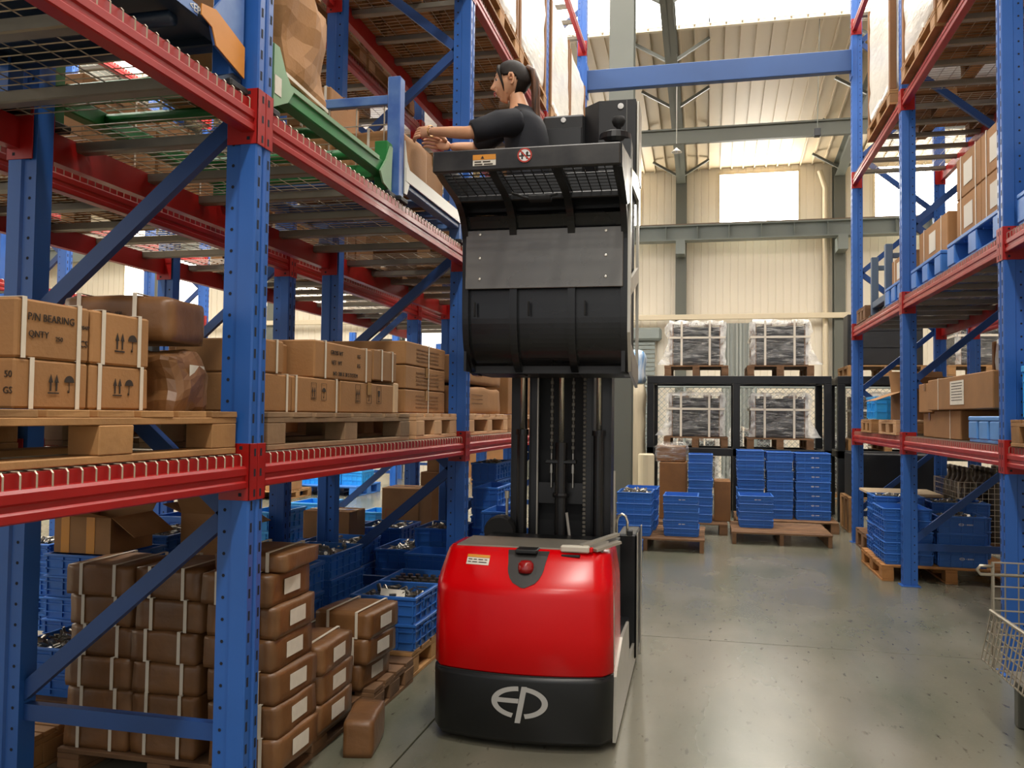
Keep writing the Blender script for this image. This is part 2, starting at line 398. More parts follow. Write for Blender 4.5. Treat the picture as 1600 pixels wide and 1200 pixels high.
# ---------------------------------------------------------------- pallet racks
UPH = 7.5
def upright_mesh():
    mb = MB()
    poly = [(0, -.044), (0, -.014), (-.008, -.010), (-.008, .010), (0, .014), (0, .044), (-.005, .05), (-.062, .05), (-.068, .040), (-.12, .040), (-.12, -.040), (-.068, -.040), (-.062, -.05), (-.005, -.05)]
    return mb.prism(poly, 0, UPH).mesh('upright', BLUE)
def slot_mesh():
    mb = MB()
    n = int(UPH/.075)
    for i in range(n):
        z = .06+i*.075
        for y in (-.03, .03): mb.add([(.0007, y-.006, z), (.0007, y+.006, z), (.0007, y+.006, z+.032), (.0007, y-.006, z+.032)], [(0, 1, 2, 3)])
        for s in (-1, 1):
            q = [(-.094+.0065*math.cos(t*math.pi/3), s*.0408, z+.0065*math.sin(t*math.pi/3)) for t in range(6)]
            mb.add(q, [tuple(range(6))])
    return mb.mesh('slot_holes', HOLE)
def beam_mesh(L):
    g = .045
    # outer face towards +x at x=-.006
    pr = [(-.006, 0.004), (-.006, .022), (-.012, .028), (-.012, .042), (-.006, .048), (-.006, .070), (-.014, .078), (-.026, .080), (-.026, .115), (-.056, .115), (-.056, 0), (-.010, 0)]
    mb = MB(); vs = []; n = len(pr)
    for y in (.052, L-.052):
        for x, z in pr: vs.append((x, y, z))
    mb.add(vs, [tuple(range(n)), tuple(range(n, 2*n))[::-1]]+[(i, i+n, (i+1) % n+n, (i+1) % n) for i in range(n)])
    return mb.mesh('beam', RED)
def connector_mesh():
    mb = MB().cbox(0, .004, .002, .054, -.04, .155, .0015).cbox(-.112, .004, .050, .054, -.04, .155, .0015)
    mb.k = [0]*len(mb.f)
    for z in (-.015, .055, .125):
        mb.add([(.0047, .014, z-.014), (.0047, .026, z-.014), (.0047, .026, z+.012), (.0047, .014, z+.012)], [(0, 1, 2, 3)], 1)
    for x, z in ((-.03, -.02), (-.03, .14)):
        for yy in (.0495, .0545): mb.add([(x-.006, yy, z-.006), (x+.006, yy, z-.006), (x+.006, yy, z+.006), (x-.006, yy, z+.006)], [(0, 1, 2, 3)], 1)
    return mb.mesh('connector', [RED, HOLE])
def deck_mesh(W, L):
    mb = MB(); r = .0026; n = int((L-.13)/.05)
    y0 = (L-n*.05)/2
    for i in range(n+1):
        y = y0+i*.05
        mb.tube([(-.016, y, -.040), (-.016, y, -.004), (-.022, y, .003), (-W+.022, y, .003), (-W+.016, y, -.004), (-W+.016, y, -.040)], r, 3, caps=False)
    xs = [-.016]+[-.03-(W-.06)*k/10 for k in range(11)]+[-W+.016]
    for k, x in enumerate(xs):
        z = -.040 if k in (0, len(xs)-1) else -.002
        mb.tube([(x, y0, z), (x, L-y0, z)], r, 3, caps=False)
    return mb.mesh('wire_deck', ZINC)
def bar_mesh(W):
    pr = [(-.03, -.038), (-.022, -.042), (.022, -.042), (.03, -.038), (.034, -.004), (.026, -.004), (.02, -.032), (-.02, -.032), (-.026, -.004), (-.034, -.004)]
    mb = MB(); n = len(pr); vs = [(x, y, z) for x in (-.056, -W+.056) for y, z in pr]
    mb.add(vs, [tuple(range(n)), tuple(range(n, 2*n))[::-1]]+[(i, (i+1) % n, (i+1) % n+n, i+n) for i in range(n)])
    return mb.mesh('support_bar', GALV)
def rack(label, xf, xb, ys, levels, s, braces, skipdeck=(), slots=True, backslots=True, top=UPH):
    W = abs(xf-xb); cx = (xf+xb)/2
    root = thing('pallet_rack', label, 'rack', (cx, ys[0], 0), 0, None)
    um, sl, cm, dm = cached('up', upright_mesh), cached('sl', slot_mesh), cached('cn', connector_mesh), None
    P_ = lambda x, y, z: (x-cx, y-ys[0], z)
    fr, br = (0, math.pi) if s > 0 else (math.pi, 0)
    fp = MB().cbox(-.14, .02, -.075, .075, 0, .008, .002)
    fm = cached('foot', lambda: fp.mesh('foot_plate', BLUE))
    for y in ys:
        for x, rz in ((xf, fr), (xb, br)):
            u = put('upright', um, root, P_(x, y, 0), rz)
            if top < UPH: u.scale = (1, 1, top/UPH)
            put('slot_holes', sl, u)['kind'] = 'stuff'
            put('foot_plate', fm, u)
        xi, xo = (xf-s*.1, xb+s*.1)
        seq = braces
        for (a, za), (b_, zb) in seq:
            if za > top: continue
            pa = P_(xi if a == 'f' else xo, y, za); pb = P_(xi if b_ == 'f' else xo, y, zb)
            hz = abs(za-zb) < .01
            MB().bar(pa, pb, .034, .058 if not hz else .06, (0, 0, 1)).obj('horizontal_brace' if hz else 'diagonal_brace', BLUED, root)
    for j in range(len(ys)-1):
        L = ys[j+1]-ys[j]; L = round(L, 3)
        bm, dm, bb = cached(('bm', L), lambda: beam_mesh(L)), cached(('dk', L, round(W, 3)), lambda: deck_mesh(W, L)), cached(('sb', round(W, 3)), lambda: bar_mesh(W))
        for z in levels:
            for x, rz in ((xf, fr), (xb, br)):
                y = ys[j] if rz == 0 else ys[j+1]
                b = put('beam', bm, root, P_(x, y, z-.115), rz)
                put('connector', cm, b)
                c2 = put('connector', cm, b, (0, L, 0)); c2.scale = (1, -1, 1)
            if (j, z) in skipdeck: continue
            o = put('wire_deck', dm, root, P_(xf, ys[j] if s > 0 else ys[j+1], z), fr); o['kind'] = 'stuff'
            for t in (.10, .27, .42, .58, .73, .90): put('support_bar', bb, o, (0, L*t, 0))
    return root
LV = [1.30, 2.535, 4.345, 6.2]
def zig(start, z0, top=7.3, step=.695):
    seq = [(('f', z0-.06), ('b', z0-.06))]; a, z = start, z0
    while z+step < top:
        b = 'b' if a == 'f' else 'f'; seq.append(((a, z), (b, z+step))); a, z = b, z+step
    return seq
YL = [.03, 2.68, 5.33, 7.98, 10.63]
YR = [2.80, 5.43, 8.05, 10.68]
AX, BX = -1.53, -2.56
rack('blue and red pallet rack on the left of the aisle beside the order picker', AX, BX, YL, LV, 1, zig('b', .40))
rack('pallet rack standing back to back behind the left aisle rack', -2.80, -3.83, YL[1:], LV, 1, zig('b', .40))
rack('distant blue and red pallet rack across the second aisle at far left', -6.9, -7.9, [5.33, 7.98, 10.63], [1.3, 2.75, 3.6, 5.6], 1, zig('f', .40, 6))
rack('farthest small pallet rack near the bright far left window', -5.75, -6.75, [15.2, 17.85], [1.2, 2.45], 1, zig('f', .40, 3), top=3.0)
RX, SX = 1.66, 2.68
rack('blue and red pallet rack along the right side of the aisle', RX, SX, YR, LV, -1, zig('f', .40))
rack('pallet rack standing back to back behind the right aisle rack', 2.92, 3.94, YR, LV, -1, zig('f', .40))
o = MB().cbox(AX, RX, 10.60, 10.70, 5.60, 5.86, .006).obj('aisle_tie_beam', mat('tie_blue', '#1c4276', .45, var=.1, vscale=2))
tag(o, 'long blue tie beam spanning the aisle high between both racks', 'beam', kind='structure')
MB().box(AX-.002, AX+.01, 10.56, 10.74, 5.52, 5.94).box(RX-.01, RX+.002, 10.56, 10.74, 5.52, 5.94).obj('end_plate', BLUE, o)
# ---------------------------------------------------------------- builders of goods
def soft_mesh(dx, dy, dz, r=.02, n=5, amp=.006, seed=0, m=KRAFT, name='carton', fs=6., smooth=True):
    vs, idx, fs_ = [], {}, []
    h = Vector((dx/2, dy/2, dz/2))
    def vid(p):
        key = tuple(round(c*1000) for c in p)
        if key not in idx:
            q = Vector((p[0]*h.x, p[1]*h.y, p[2]*h.z))
            inn = Vector([max(-(h[a]-r), min(h[a]-r, q[a])) for a in range(3)]); d = q-inn
            if d.length > 1e-6: q = inn+d.normalized()*r
            nv = noise.noise_vector(q*fs+Vector((seed*7.3, seed*3.1, 0)))
            q = q+nv*amp
            if p[2] < -.99: q.z = -h.z
            idx[key] = len(vs); vs.append((q.x, q.y, q.z+h.z))
        return idx[key]
    t = [math.sin((-1+2*i/n)*math.pi/2)*.25+(-1+2*i/n)*.75 for i in range(n+1)]
    for ax in range(3):
        for s in (-1, 1):
            for i in range(n):
                for j in range(n):
                    q = []
                    for (a, b) in ((i, j), (i+1, j), (i+1, j+1), (i, j+1)):
                        p = [0, 0, 0]; p[ax] = s; p[(ax+1) % 3] = t[a]; p[(ax+2) % 3] = t[b]; q.append(vid(p))
                    fs_.append(q if s > 0 else q[::-1])
    mb = MB(); mb.add(vs, fs_); return mb.mesh(name, m, smooth)
def strap_mesh(axis, a, b, w=.014, t=.0018):
    # loop around a box: axis 'x' -> loop in the yz plane (a = y size, b = z size)
    mb = MB()
    if axis == 'x':
        mb.box(-w/2, w/2, -a/2-t, -a/2, -.0, b+t).box(-w/2, w/2, a/2, a/2+t, 0, b+t).box(-w/2, w/2, -a/2, a/2, b, b+t)
    elif axis == 'y':
        mb.box(-a/2-t, -a/2, -w/2, w/2, 0, b+t).box(a/2, a/2+t, -w/2, w/2, 0, b+t).box(-a/2, a/2, -w/2, w/2, b, b+t)
    else:
        mb.box(-a/2-t, a/2+t, -b/2-t, -b/2, -w/2, w/2).box(-a/2-t, a/2+t, b/2, b/2+t, -w/2, w/2).box(-a/2-t, -a/2, -b/2, b/2, -w/2, w/2).box(a/2, a/2+t, -b/2, b/2, -w/2, w/2)
    return mb.mesh('strap', STRAP)
def icon_up(h=.06):
    ps = [rect(-h*.38, h*.38, 0, h*.07)]
    for x in (-.2, .2):
        x *= h; ps += [rect(x-h*.05, x+h*.05, h*.14, h*.6), [(x-h*.15, h*.58), (x+h*.15, h*.58), (x, h)]]
    return ps
def icon_umb(h=.06):
    ps = [[(h*.36*math.cos(math.pi*i/8), h*.62+h*.36*math.sin(math.pi*i/8)) for i in range(9)], rect(-h*.02, h*.02, h*.1, h*.62)]
    ps.append(rect(-h*.1, h*.02, .06*h, .12*h)); ps.append(rect(-h*.1, -h*.06, .06*h, .2*h)); return ps
def icon_glass(h=.06):
    return [[(-h*.25, h), (h*.25, h), (h*.16, h*.5), (-h*.16, h*.5)], rect(-h*.03, h*.03, h*.1, h*.5), rect(-h*.2, h*.2, h*.03, h*.1)]
def icon_frame(h=.08):
    t = h*.02; return [rect(-h*.4, h*.4, -h*.1, -h*.1+t), rect(-h*.4, h*.4, h*1.1-t, h*1.1), rect(-h*.4, -h*.4+t, -h*.1, h*1.1), rect(h*.4-t, h*.4, -h*.1, h*1.1)]
def lines(n, w_, dh, seed=1, t=.0045):
    rr = random.Random(seed); ps = []
    for i in range(n):
        x = -w_/2
        while x < w_/2-.01:
            l = rr.uniform(.012, .04); ps.append(rect(x, min(x+l, w_/2), -i*dh, -i*dh+t)); x += l+.007
    return ps
def printed(polys, parent, loc, face, m=INK, name='printed_mark'):
    return put(name, flat(polys, .0008).mesh(name, m), parent, loc, rot=face_rot(face))
def carton(dims, loc, label, rz=0., group=None, m=CARD, straps=(), tape=True, soft=None, cat='carton', name='carton', jit=.0012, tapem=TAPE):
    dx, dy, dz = dims
    if soft is not None: me = soft_mesh(dx, dy, dz, soft.get('r', .018), soft.get('n', 6), soft.get('amp', .006), soft.get('seed', random.randint(0, 99)), m, name, soft.get('fs', 6.), not soft.get('flat'))
    else: me = MB().cbox(-dx/2, dx/2, -dy/2, dy/2, 0, dz, .006, 0, jit).mesh(name, m)
    o = put(name, me, None, loc, rz); tag(o, label, cat, group)
    for ax, off in straps:
        a, b = (dy, dz) if ax == 'x' else ((dx, dz) if ax == 'y' else (dx, dy))
        e = .002 if soft is None else .004
        sm = cached(('st', ax, round(a, 3), round(b, 3), e), lambda: strap_mesh(ax, a+2*e, b+(e if ax != 'z' else 2*e)))
        put('strap', sm, o, (off, 0, 0) if ax == 'x' else ((0, off, 0) if ax == 'y' else (0, 0, off)))
    if tape and soft is None:
        MB().box(-dx/2-.002, dx/2+.002, -.024, .024, dz+.0005, dz+.002).box(-dx/2-.0045, -dx/2-.003, -.024, .024, dz-.06, dz+.002).box(dx/2+.003, dx/2+.0045, -.024, .024, dz-.06, dz+.002).obj('tape', tapem, o)
    return o
def open_box(dims, loc, label, rz=0., m=CARD, flaps=((0, 40), (1, -30), (2, 60), (3, 20)), tapes=0, cat='carton'):
    dx, dy, dz = dims; t = .004; mb = MB()
    mb.box(-dx/2, dx/2, -dy/2, dy/2, 0, t).box(-dx/2, dx/2, -dy/2, -dy/2+t, t, dz).box(-dx/2, dx/2, dy/2-t, dy/2, t, dz).box(-dx/2, -dx/2+t, -dy/2+t, dy/2-t, t, dz).box(dx/2-t, dx/2, -dy/2+t, dy/2-t, t, dz)
    o = put('open_carton', mb.mesh('open_carton', m), None, loc, rz); tag(o, label, cat)
    for side, ang in flaps:
        fl_ = min(dx, dy)*.5; L = dx if side in (0, 2) else dy
        f = MB().cbox(-L/2+.004, L/2-.004, 0, fl_, -.002, .002, .001).obj('flap', m, o)
        base = {0: (0, -dy/2, 180), 1: (dx/2, 0, -90), 2: (0, dy/2, 0), 3: (-dx/2, 0, 90)}[side]
        f.location = (base[0], base[1], dz); f.rotation_euler = (R(ang), 0, R(base[2]))
    for i in range(tapes):
        x = -dx*.3+i*dx*.45; MB().box(x-.025, x+.025, -dy/2-.002, -dy/2-.0005, 0, dz-.002).obj('tape', TAPEO, o)
    return o
def tote_mesh(w_, d, h):
    mb = MB(); t, b = .005, .008
    def ring(i, z): x, y = w_/2-i, d/2-i; return [(-x, -y, z), (x, -y, z), (x, y, z), (-x, y, z)]
    loops = [ring(b, 0), ring(.004, h), ring(.004+t, h), ring(b+t, .006)]
    vs = sum(loops, []); fs = [(3, 2, 1, 0), (12, 13, 14, 15)]
    for k in range(3):
        for i in range(4): j = (i+1) % 4; fs.append((k*4+i, k*4+j, k*4+4+j, k*4+4+i))
    mb.add(vs, fs)
    e = .006
    for zc in (h*.33, h*.70):
        for s in (-1, 1):
            mb.box(-w_/2-e*.1, w_/2+e*.1, s*d/2-e/2, s*d/2+e/2, zc-.003, zc+.003); mb.box(s*w_/2-e/2, s*w_/2+e/2, -d/2, d/2, zc-.003, zc+.003)
    nx, ny = max(3, round(w_/.1)), max(2, round(d/.1))
    for s in (-1, 1):
        for i in range(nx+1):
            x = -w_/2+.012+(w_-.024)*i/nx; mb.box(x-.004, x+.004, s*(d/2-.002)-.005, s*(d/2-.002)+.005, .012, h*.86)
        for i in range(ny+1):
            y = -d/2+.012+(d-.024)*i/ny; mb.box(s*(w_/2-.002)-.005, s*(w_/2-.002)+.005, y-.004, y+.004, .012, h*.86)
    return mb
def rim_mesh(w_, d, h):
    mb = MB(); e = .007; z0, z1 = h*.88, h
    for s in (-1, 1):
        mb.cbox(-w_/2-e, w_/2+e, s*d/2-(.006 if s > 0 else e), s*d/2+(e if s > 0 else .006), z0, z1, .003)
        mb.cbox(s*w_/2-(.006 if s > 0 else e), s*w_/2+(e if s > 0 else .006), -d/2, d/2, z0, z1, .003)
    return mb
def handle_mesh(w_, d, h):
    mb = MB()
    for s in (1,):
        x = 0.
        vs = []
        for e in (-.007, .007): vs += [(x+e, y, z) for y, z in ((-.06, h*.5), (-.05, h*.5), (-.05, h*.73), (.05, h*.73), (.05, h*.5), (.06, h*.5), (.06, h*.8), (-.06, h*.8))]
        mb.add(vs, [tuple(range(8))[::-1], tuple(range(8, 16))]+[(i, (i+1) % 8, (i+1) % 8+8, i+8) for i in range(8)])
    return mb
def tote(w_, d, h, loc, label, rz=0., m=TOTE, group=None, mark=False, bare=False):
    k = (round(w_, 2), round(d, 2), round(h, 3), m.name)
    me = cached(('tote',)+k, lambda: tote_mesh(w_, d, h).mesh('tote', m))
    o = put('tote', me, None, loc, rz); tag(o, label, 'tote', group)
    put('rim', cached(('rim',)+k, lambda: rim_mesh(w_, d, h).mesh('rim', m)), o)
    hm = cached(('hnd',)+k, lambda: handle_mesh(w_, d, h).mesh('handle', m))
    put('handle', hm, o, (-w_/2, 0, 0)); put('handle', hm, o, (w_/2, 0, 0))
    if mark:
        s = h*.1; e = [(1.5*s*math.cos(t*math.pi/8), s*.8*math.sin(t*math.pi/8)) for t in range(16)]
        ei = [(1.15*s*math.cos(t*math.pi/8), s*.55*math.sin(t*math.pi/8)) for t in range(16)]
        ps = [[e[i], e[(i+1) % 16], ei[(i+1) % 16], ei[i]] for i in range(16)]+[rect(-s*.9, s*.9, -s*.12, s*.12), rect(s*2, s*2.6, -s*.1, s*.1)]
        ps += [rect(s*(3+i*.9), s*(3.6+i*.9), -s*.4, s*.4) for i in range(4)]
        printed(ps, o, (-w_*.02, -d/2-.0072, h*.52), '-y', WHITE, 'printed_logo')
    return o
ORD = ['lowest', 'second', 'third', 'fourth', 'fifth', 'sixth', 'seventh', 'eighth', 'ninth']
def metal_bits(w_, d, z, seed=0, kind='scrap'):
    rr = random.Random(seed); mb = MB()
    if kind == 'scrap':
        for i in range(70):
            x, y = rr.uniform(-w_/2+.052, w_/2-.052), rr.uniform(-d/2+.052, d/2-.052); zz = z+rr.uniform(-.02, .02)
            a = Vector((rr.uniform(-1, 1), rr.uniform(-1, 1), rr.uniform(-.5, .5))).normalized()*rr.uniform(.012, .032); p = Vector((x, y, zz))
            (mb.tube([p-a, p+a], rr.uniform(.006, .013), 6) if i % 2 else mb.bar(p-a, p+a, rr.uniform(.01, .03), .005))
        mb.box(-w_/2+.022, w_/2-.022, -d/2+.022, d/2-.022, z-.03, z-.015)
    else:
        nx = max(2, int(w_/.05))
        for i in range(nx):
            for j in range(max(2, int(d/.09))):
                x, y = -w_/2+.035+i*(w_-.07)/max(1, nx-1), -d/2+.05+j*.085
                if y < d/2-.03: mb.tube([(x, y, z-.05), (x+.003, y, z+.025)], .018, 8)
        mb.box(-w_/2+.022, w_/2-.022, -d/2+.022, d/2-.022, z-.06, z-.05)
    return mb
def fill(o, dims, label, seed=0, kind='scrap', full=.8, sheet=None):
    w_, d, h = dims
    q = metal_bits(w_, d, h*full, seed, kind).obj('loose_metal_parts', STEEL, None, o.location, o.rotation_euler.z)
    tag(q, label, 'metal parts', None, 'stuff')
def stack(where, w_, d, h, n, loc, rz=0., m=TOTE, marks=False, jit=.006, mk=None, pre='blue tote'):
    """n totes on top of one another; loc is the base centre"""
    out = []
    for i in range(n):
        pos = 'topmost' if i == n-1 and n > 1 else (ORD[i]+(' from bottom' if i else '') if n > 1 else '')
        lb = f'{pre}, {pos} in stack {where}' if n > 1 else f'{pre} {where}'
        hh = h
        out.append(tote(w_, d, h+.0, (loc[0]+random.uniform(-jit, jit), loc[1]+random.uniform(-jit, jit), loc[2]+i*hh*1.0+.0005*i), lb, rz+random.uniform(-jit, jit)*1.5, m, 'totes '+where, (marks and (mk is None or i in mk))))
    return out
def stack_px(where, xl, xr, yrim, Y, d, base=.145, h=None, **k):
    a, b = atY(xl, yrim, Y), atY(xr, yrim, Y); w_ = b.x-a.x; zr = (a.z+b.z)/2
    n = max(1, round((zr-base)/(h or .13))); hh = (zr-base)/n
    return stack(where, w_, d, hh, n, ((a.x+b.x)/2, Y+d/2, base), **k), (w_, d, hh)
def pallet(lx, ly, loc, label, rz=0., m=WOOD, h=.144, nb=6, kind='block', group=None, blockm=None, nbx=3):
    """top boards run along x; blocks in rows along y with a bottom board under each row"""
    t = thing('wooden_pallet', label, 'pallet', loc, rz, group); bw = ly/nb*.86
    k = (round(lx, 2), round(ly, 2), nb, h, m.name, kind)
    bm = cached(('pb',)+k, lambda: MB().cbox(-lx/2, lx/2, -bw/2, bw/2, -.010, .010, .002, 0, .0015).mesh('deck_board', m))
    for i in range(nb):
        o = put('deck_board', bm, t, (random.uniform(-.004, .004), -ly/2+bw/2+(ly-bw)*i/(nb-1), h-.010), random.uniform(-.004, .004))
    if kind == 'block':
        sm = cached(('ps',)+k, lambda: MB().cbox(-.05, .05, -ly/2, ly/2, -.010, .010, .002).mesh('stringer_board', m))
        km = cached(('pk',)+k, lambda: MB().cbox(-.05, .05, -.07, .07, 0, h-.06, .003, 0, .002).mesh('block', blockm or m))
        for i in range(3):
            x = (-lx/2+.05)+(lx-.1)*i/2
            put('stringer_board', sm, t, (x, 0, h-.030)); put('bottom_board', sm, t, (x, 0, .010))
            for j in range(3): put('block', km, t, (x+random.uniform(-.003, .003), -ly/2+.07+(ly-.14)*j/2, .020), random.uniform(-.02, .02))
    else:
        sm = cached(('pr',)+k, lambda: MB().cbox(-.022, .022, -ly/2, ly/2, 0, h-.020, .003).mesh('stringer', blockm or m))
        for i in range(nbx): put('stringer', sm, t, (-lx/2+.03+(lx-.06)*i/(nbx-1), 0, 0))
    return t
def plastic_pallet(lx, ly, loc, label, rz=0., h=.15, m=PLPAL, group=None):
    t = thing('plastic_pallet', label, 'pallet', loc, rz, group)
    mb = MB().cbox(-lx/2, lx/2, -ly/2, ly/2, h-.03, h, .006)
    for i in range(9): mb.box(-lx/2+.03, lx/2-.03, -ly/2+.04+i*(ly-.1)/8, -ly/2+.055+i*(ly-.1)/8, h-.045, h-.03)
    mb.obj('deck', m, t)
    fm = cached(('pf', round(lx, 2), round(ly, 2), h, m.name), lambda: MB().cbox(-.075, .075, -.09, .09, .02, h-.03, .008).mesh('foot', m))
    rm = cached(('pq', round(ly, 2), m.name), lambda: MB().cbox(-.07, .07, -ly/2+.01, ly/2-.01, 0, .02, .004).mesh('runner', m))
    for i in range(3):
        x = -lx/2+.076+(lx-.152)*i/2; put('runner', rm, t, (x, 0, 0))
        for j in range(3): put('foot', fm, t, (x, -ly/2+.092+(ly-.184)*j/2, 0))
    return t
def film_mat(name, alpha0, alpha1, scale=(1, 1, 6), colr='#e8e6e0'):
    m = bpy.data.materials.new(name); m.use_nodes = True; nt = m.node_tree; N, L = nt.nodes, nt.links
    b = N['Principled BSDF']; b.inputs['Base Color'].default_value = lin(colr); b.inputs['Roughness'].default_value = .18
    b.inputs['Specular IOR Level'].default_value = .8
    tc = N.new('ShaderNodeTexCoord'); mp = N.new('ShaderNodeMapping'); mp.inputs['Scale'].default_value = scale
    n1 = N.new('ShaderNodeTexNoise'); n1.inputs['Scale'].default_value = 5; n1.inputs['Detail'].default_value = 6; n1.inputs['Distortion'].default_value = 1.2
    L.new(tc.outputs['Object'], mp.inputs[0]); L.new(mp.outputs[0], n1.inputs[0])
    mr = N.new('ShaderNodeMapRange'); mr.inputs[1].default_value = .38; mr.inputs[2].default_value = .66; mr.inputs[3].default_value = alpha0; mr.inputs[4].default_value = alpha1
    L.new(n1.outputs[0], mr.inputs[0]); L.new(mr.outputs[0], b.inputs['Alpha'])
    bp = N.new('ShaderNodeBump'); bp.inputs['Strength'].default_value = .9; bp.inputs['Distance'].default_value = .02
    L.new(n1.outputs[0], bp.inputs['Height']); L.new(bp.outputs[0], b.inputs['Normal']); return m
FILM = film_mat('stretch_film', .03, .36)
FILMW = film_mat('milky_film', .25, .80, (1, 1, 1), '#eeece6')
WRAPW = mat('milky_wrap', '#e6e2d8', .25, var=.12, vscale=4, bump=.7, bscale=9, stretch=(1, 1, 3))
def wrapped_load(w_, d, h, loc, label, tail=1, seed=0, top=True):
    """black steel panels in a wooden corner frame under stretch film, strapped; stands on its pallet"""
    t = thing('wrapped_load', label, 'wrapped load', loc)
    MB().cbox(-w_/2+.05, w_/2-.05, -d/2+.03, d/2-.03, 0, h-.05, .01).obj('steel_panels', BLACKM, t)
    cm = cached(('wl', round(h, 2)), lambda: MB().cbox(-.028, .028, -.028, .028, 0, h, .004).mesh('corner_post', WOODD))
    for sx in (-1, 1):
        for sy in (-1, 1): put('corner_post', cm, t, (sx*(w_/2-.03), sy*(d/2-.03), 0))
    for sx in (-.22, .22): MB().cbox(-.06, .06, -d/2, d/2, h-.045, h-.005, .004).obj('top_batten', WOODD, t, (sx*w_, 0, 0))
    soft = soft_mesh(w_+.03, d+.03, h+.012, .03, 9, .010, seed+3, FILM, 'film')
    put('film', soft, t)
    # ragged white film skirt at both upright edges and along the top
    rr = random.Random(seed)
    for sx in (-1, 1):
        mb = MB(); nn = 9; vs = []
        for i in range(nn+1):
            z = h*1.03*(1-i/nn); o1 = rr.uniform(.0, .035)+(.03 if i in (1, 2) else 0)
            if sx*tail > 0 and i > nn-4: o1 += .04*(i-nn+4)
            z = max(z, .012); vs += [(sx*(w_/2-.045), -d/2-.02, z), (sx*(w_/2+.012), -d/2-.035+rr.uniform(-.01, .01), z), (sx*(w_/2+.012+o1), -d/2+rr.uniform(-.04, .03), max(.012, z-rr.uniform(0, .02)))]
        for i in range(nn):
            for j in range(2): a = i*3+j; mb.add([], []) ; mb.f.append((a, a+1, a+4, a+3)); mb.k.append(0)
        mb.v = vs; mb.obj('loose_film', FILMW, t, smooth=True)
    if top:
        mb = MB(); vs = []; nn = 10
        for i in range(nn+1):
            x = -w_/2+w_*i/nn
            vs += [(x, -d/2-.02, h-.02+rr.uniform(-.015, .015)), (x, -d/2-.01, h+.035+rr.uniform(-.01, .025)), (x, d/2, h+.03+rr.uniform(-.01, .03))]
        for i in range(nn):
            for j in range(2): a = i*3+j; mb.f.append((a, a+3, a+4, a+1)); mb.k.append(0)
        mb.v = vs; mb.obj('film_top', FILMW, t, smooth=True)
    for x in (-.27*w_, .25*w_): put('strap', cached(('ws', round(d, 2), round(h, 2)), lambda: strap_mesh('x', d+.07, h+.03, .03)), t, (x, 0, -.0))
    put('strap', cached(('wz', round(w_, 2), round(d, 2)), lambda: strap_mesh('z', w_+.05, d+.07, .03)), t, (0, 0, h*.66))
    return t
# ---------------------------------------------------------------- order picker truck
def lerp_tab(tab, z):
    if z <= tab[0][0]: return tab[0][1:]
    for a, b in zip(tab, tab[1:]):
        if z <= b[0]:
            t = (z-a[0])/(b[0]-a[0]); return tuple(a[i]+(b[i]-a[i])*t for i in range(1, len(a)))
    return tab[-1][1:]
# z, half width, y offset, bulge
SKIRT = [(.03, .392, .016, .060), (.055, .402, .003, .068), (.30, .405, .0, .07), (.322, .404, .001, .07)]
HOOD = [(.327, .400, .008, .07), (.336, .404, .001, .07), (.50, .402, .0, .068), (.655, .400, .001, .066), (.685, .399, .006, .064), (.705, .397, .018, .062), (.74, .393, .044, .058), (.80, .383, .094, .05), (.826, .378, .116, .046), (.840, .366, .135, .042)]
def surf(tab, x, z):
    h, yo, b = lerp_tab(tab, z); return yo-b*(1-(x/h)**2)
def plan(half, yo, b, yb, r=.055):
    pts = [(-half, yb), (-half, yb*.5), (-half, yo+r+.01)]
    nx = 20
    for i in range(nx+1):
        x = -half+2*half*i/nx
        # rounded corners blended into the bulged end
        e = max(0, abs(x)-(half-r))/r; y = yo-b*(1-(x/half)**2)+r*(1-math.sqrt(max(0, 1-e*e)))
        pts.append((x*(1-.0*e), y))
    return pts+[(half, yo+r+.01), (half, yb*.5), (half, yb)]
def loft(tab, yb, cap=True):
    mb = MB(); loops = [[(x, y, z) for x, y in plan(h, yo, b, yb)] for z, h, yo, b in tab]; n = len(loops[0])
    vs = sum(loops, []); fs = [(k*n+i, k*n+i+1, (k+1)*n+i+1, (k+1)*n+i) for k in range(len(tab)-1) for i in range(n-1)]
    fs += [(k*n+n-1, k*n, (k+1)*n, (k+1)*n+n-1) for k in range(len(tab)-1)]
    fs += [tuple(range(n))[::-1], tuple(range(len(vs)-n, len(vs)))]
    return mb.add(vs, fs)
TX, TY = -.80, 3.675
truck = thing('order_picker', 'red and black order picker truck with raised mast standing in the aisle', 'truck', (TX, TY, 0), R(1.0))
loft(SKIRT, .95).obj('rear_skirt', mat('skirt_black', '#131517', .38, var=.1, vscale=4), truck, smooth=True)
loft(HOOD, .42).obj('hood', REDT, truck, smooth=True)
MB().tube([(x, surf(HOOD, x, .33)-.002, .3245) for x in [(-.37+.74*i/30) for i in range(31)]], .003, 6).obj('seam_strip', RUB, truck)
MB().tube([(.402, .075, .33), (.402, .075, .60), (.394, .085, .70), (.372, .16, .80)], .004, 6).obj('edge_trim', SILV, truck)
def on_surf(tab, polys, off=.003, thick=.0):
    mb = MB()
    for p in polys: mb.add([(x, surf(tab, x, z)-off, z) for x, z in p], [tuple(range(len(p)))])
    return mb
def arc(rx, ry, wx, wy, a0, a1, n, c):
    ps = []
    for i in range(n):
        t0, t1 = R(a0+(a1-a0)*i/n), R(a0+(a1-a0)*(i+1)/n)
        ps.append([(c[0]+rx*math.cos(t0), c[1]+ry*math.sin(t0)), (c[0]+rx*math.cos(t1), c[1]+ry*math.sin(t1)),
                   (c[0]+(rx-wx)*math.cos(t1), c[1]+(ry-wy)*math.sin(t1)), (c[0]+(rx-wx)*math.cos(t0), c[1]+(ry-wy)*math.sin(t0))])
    return ps
lc = (.012, .213)
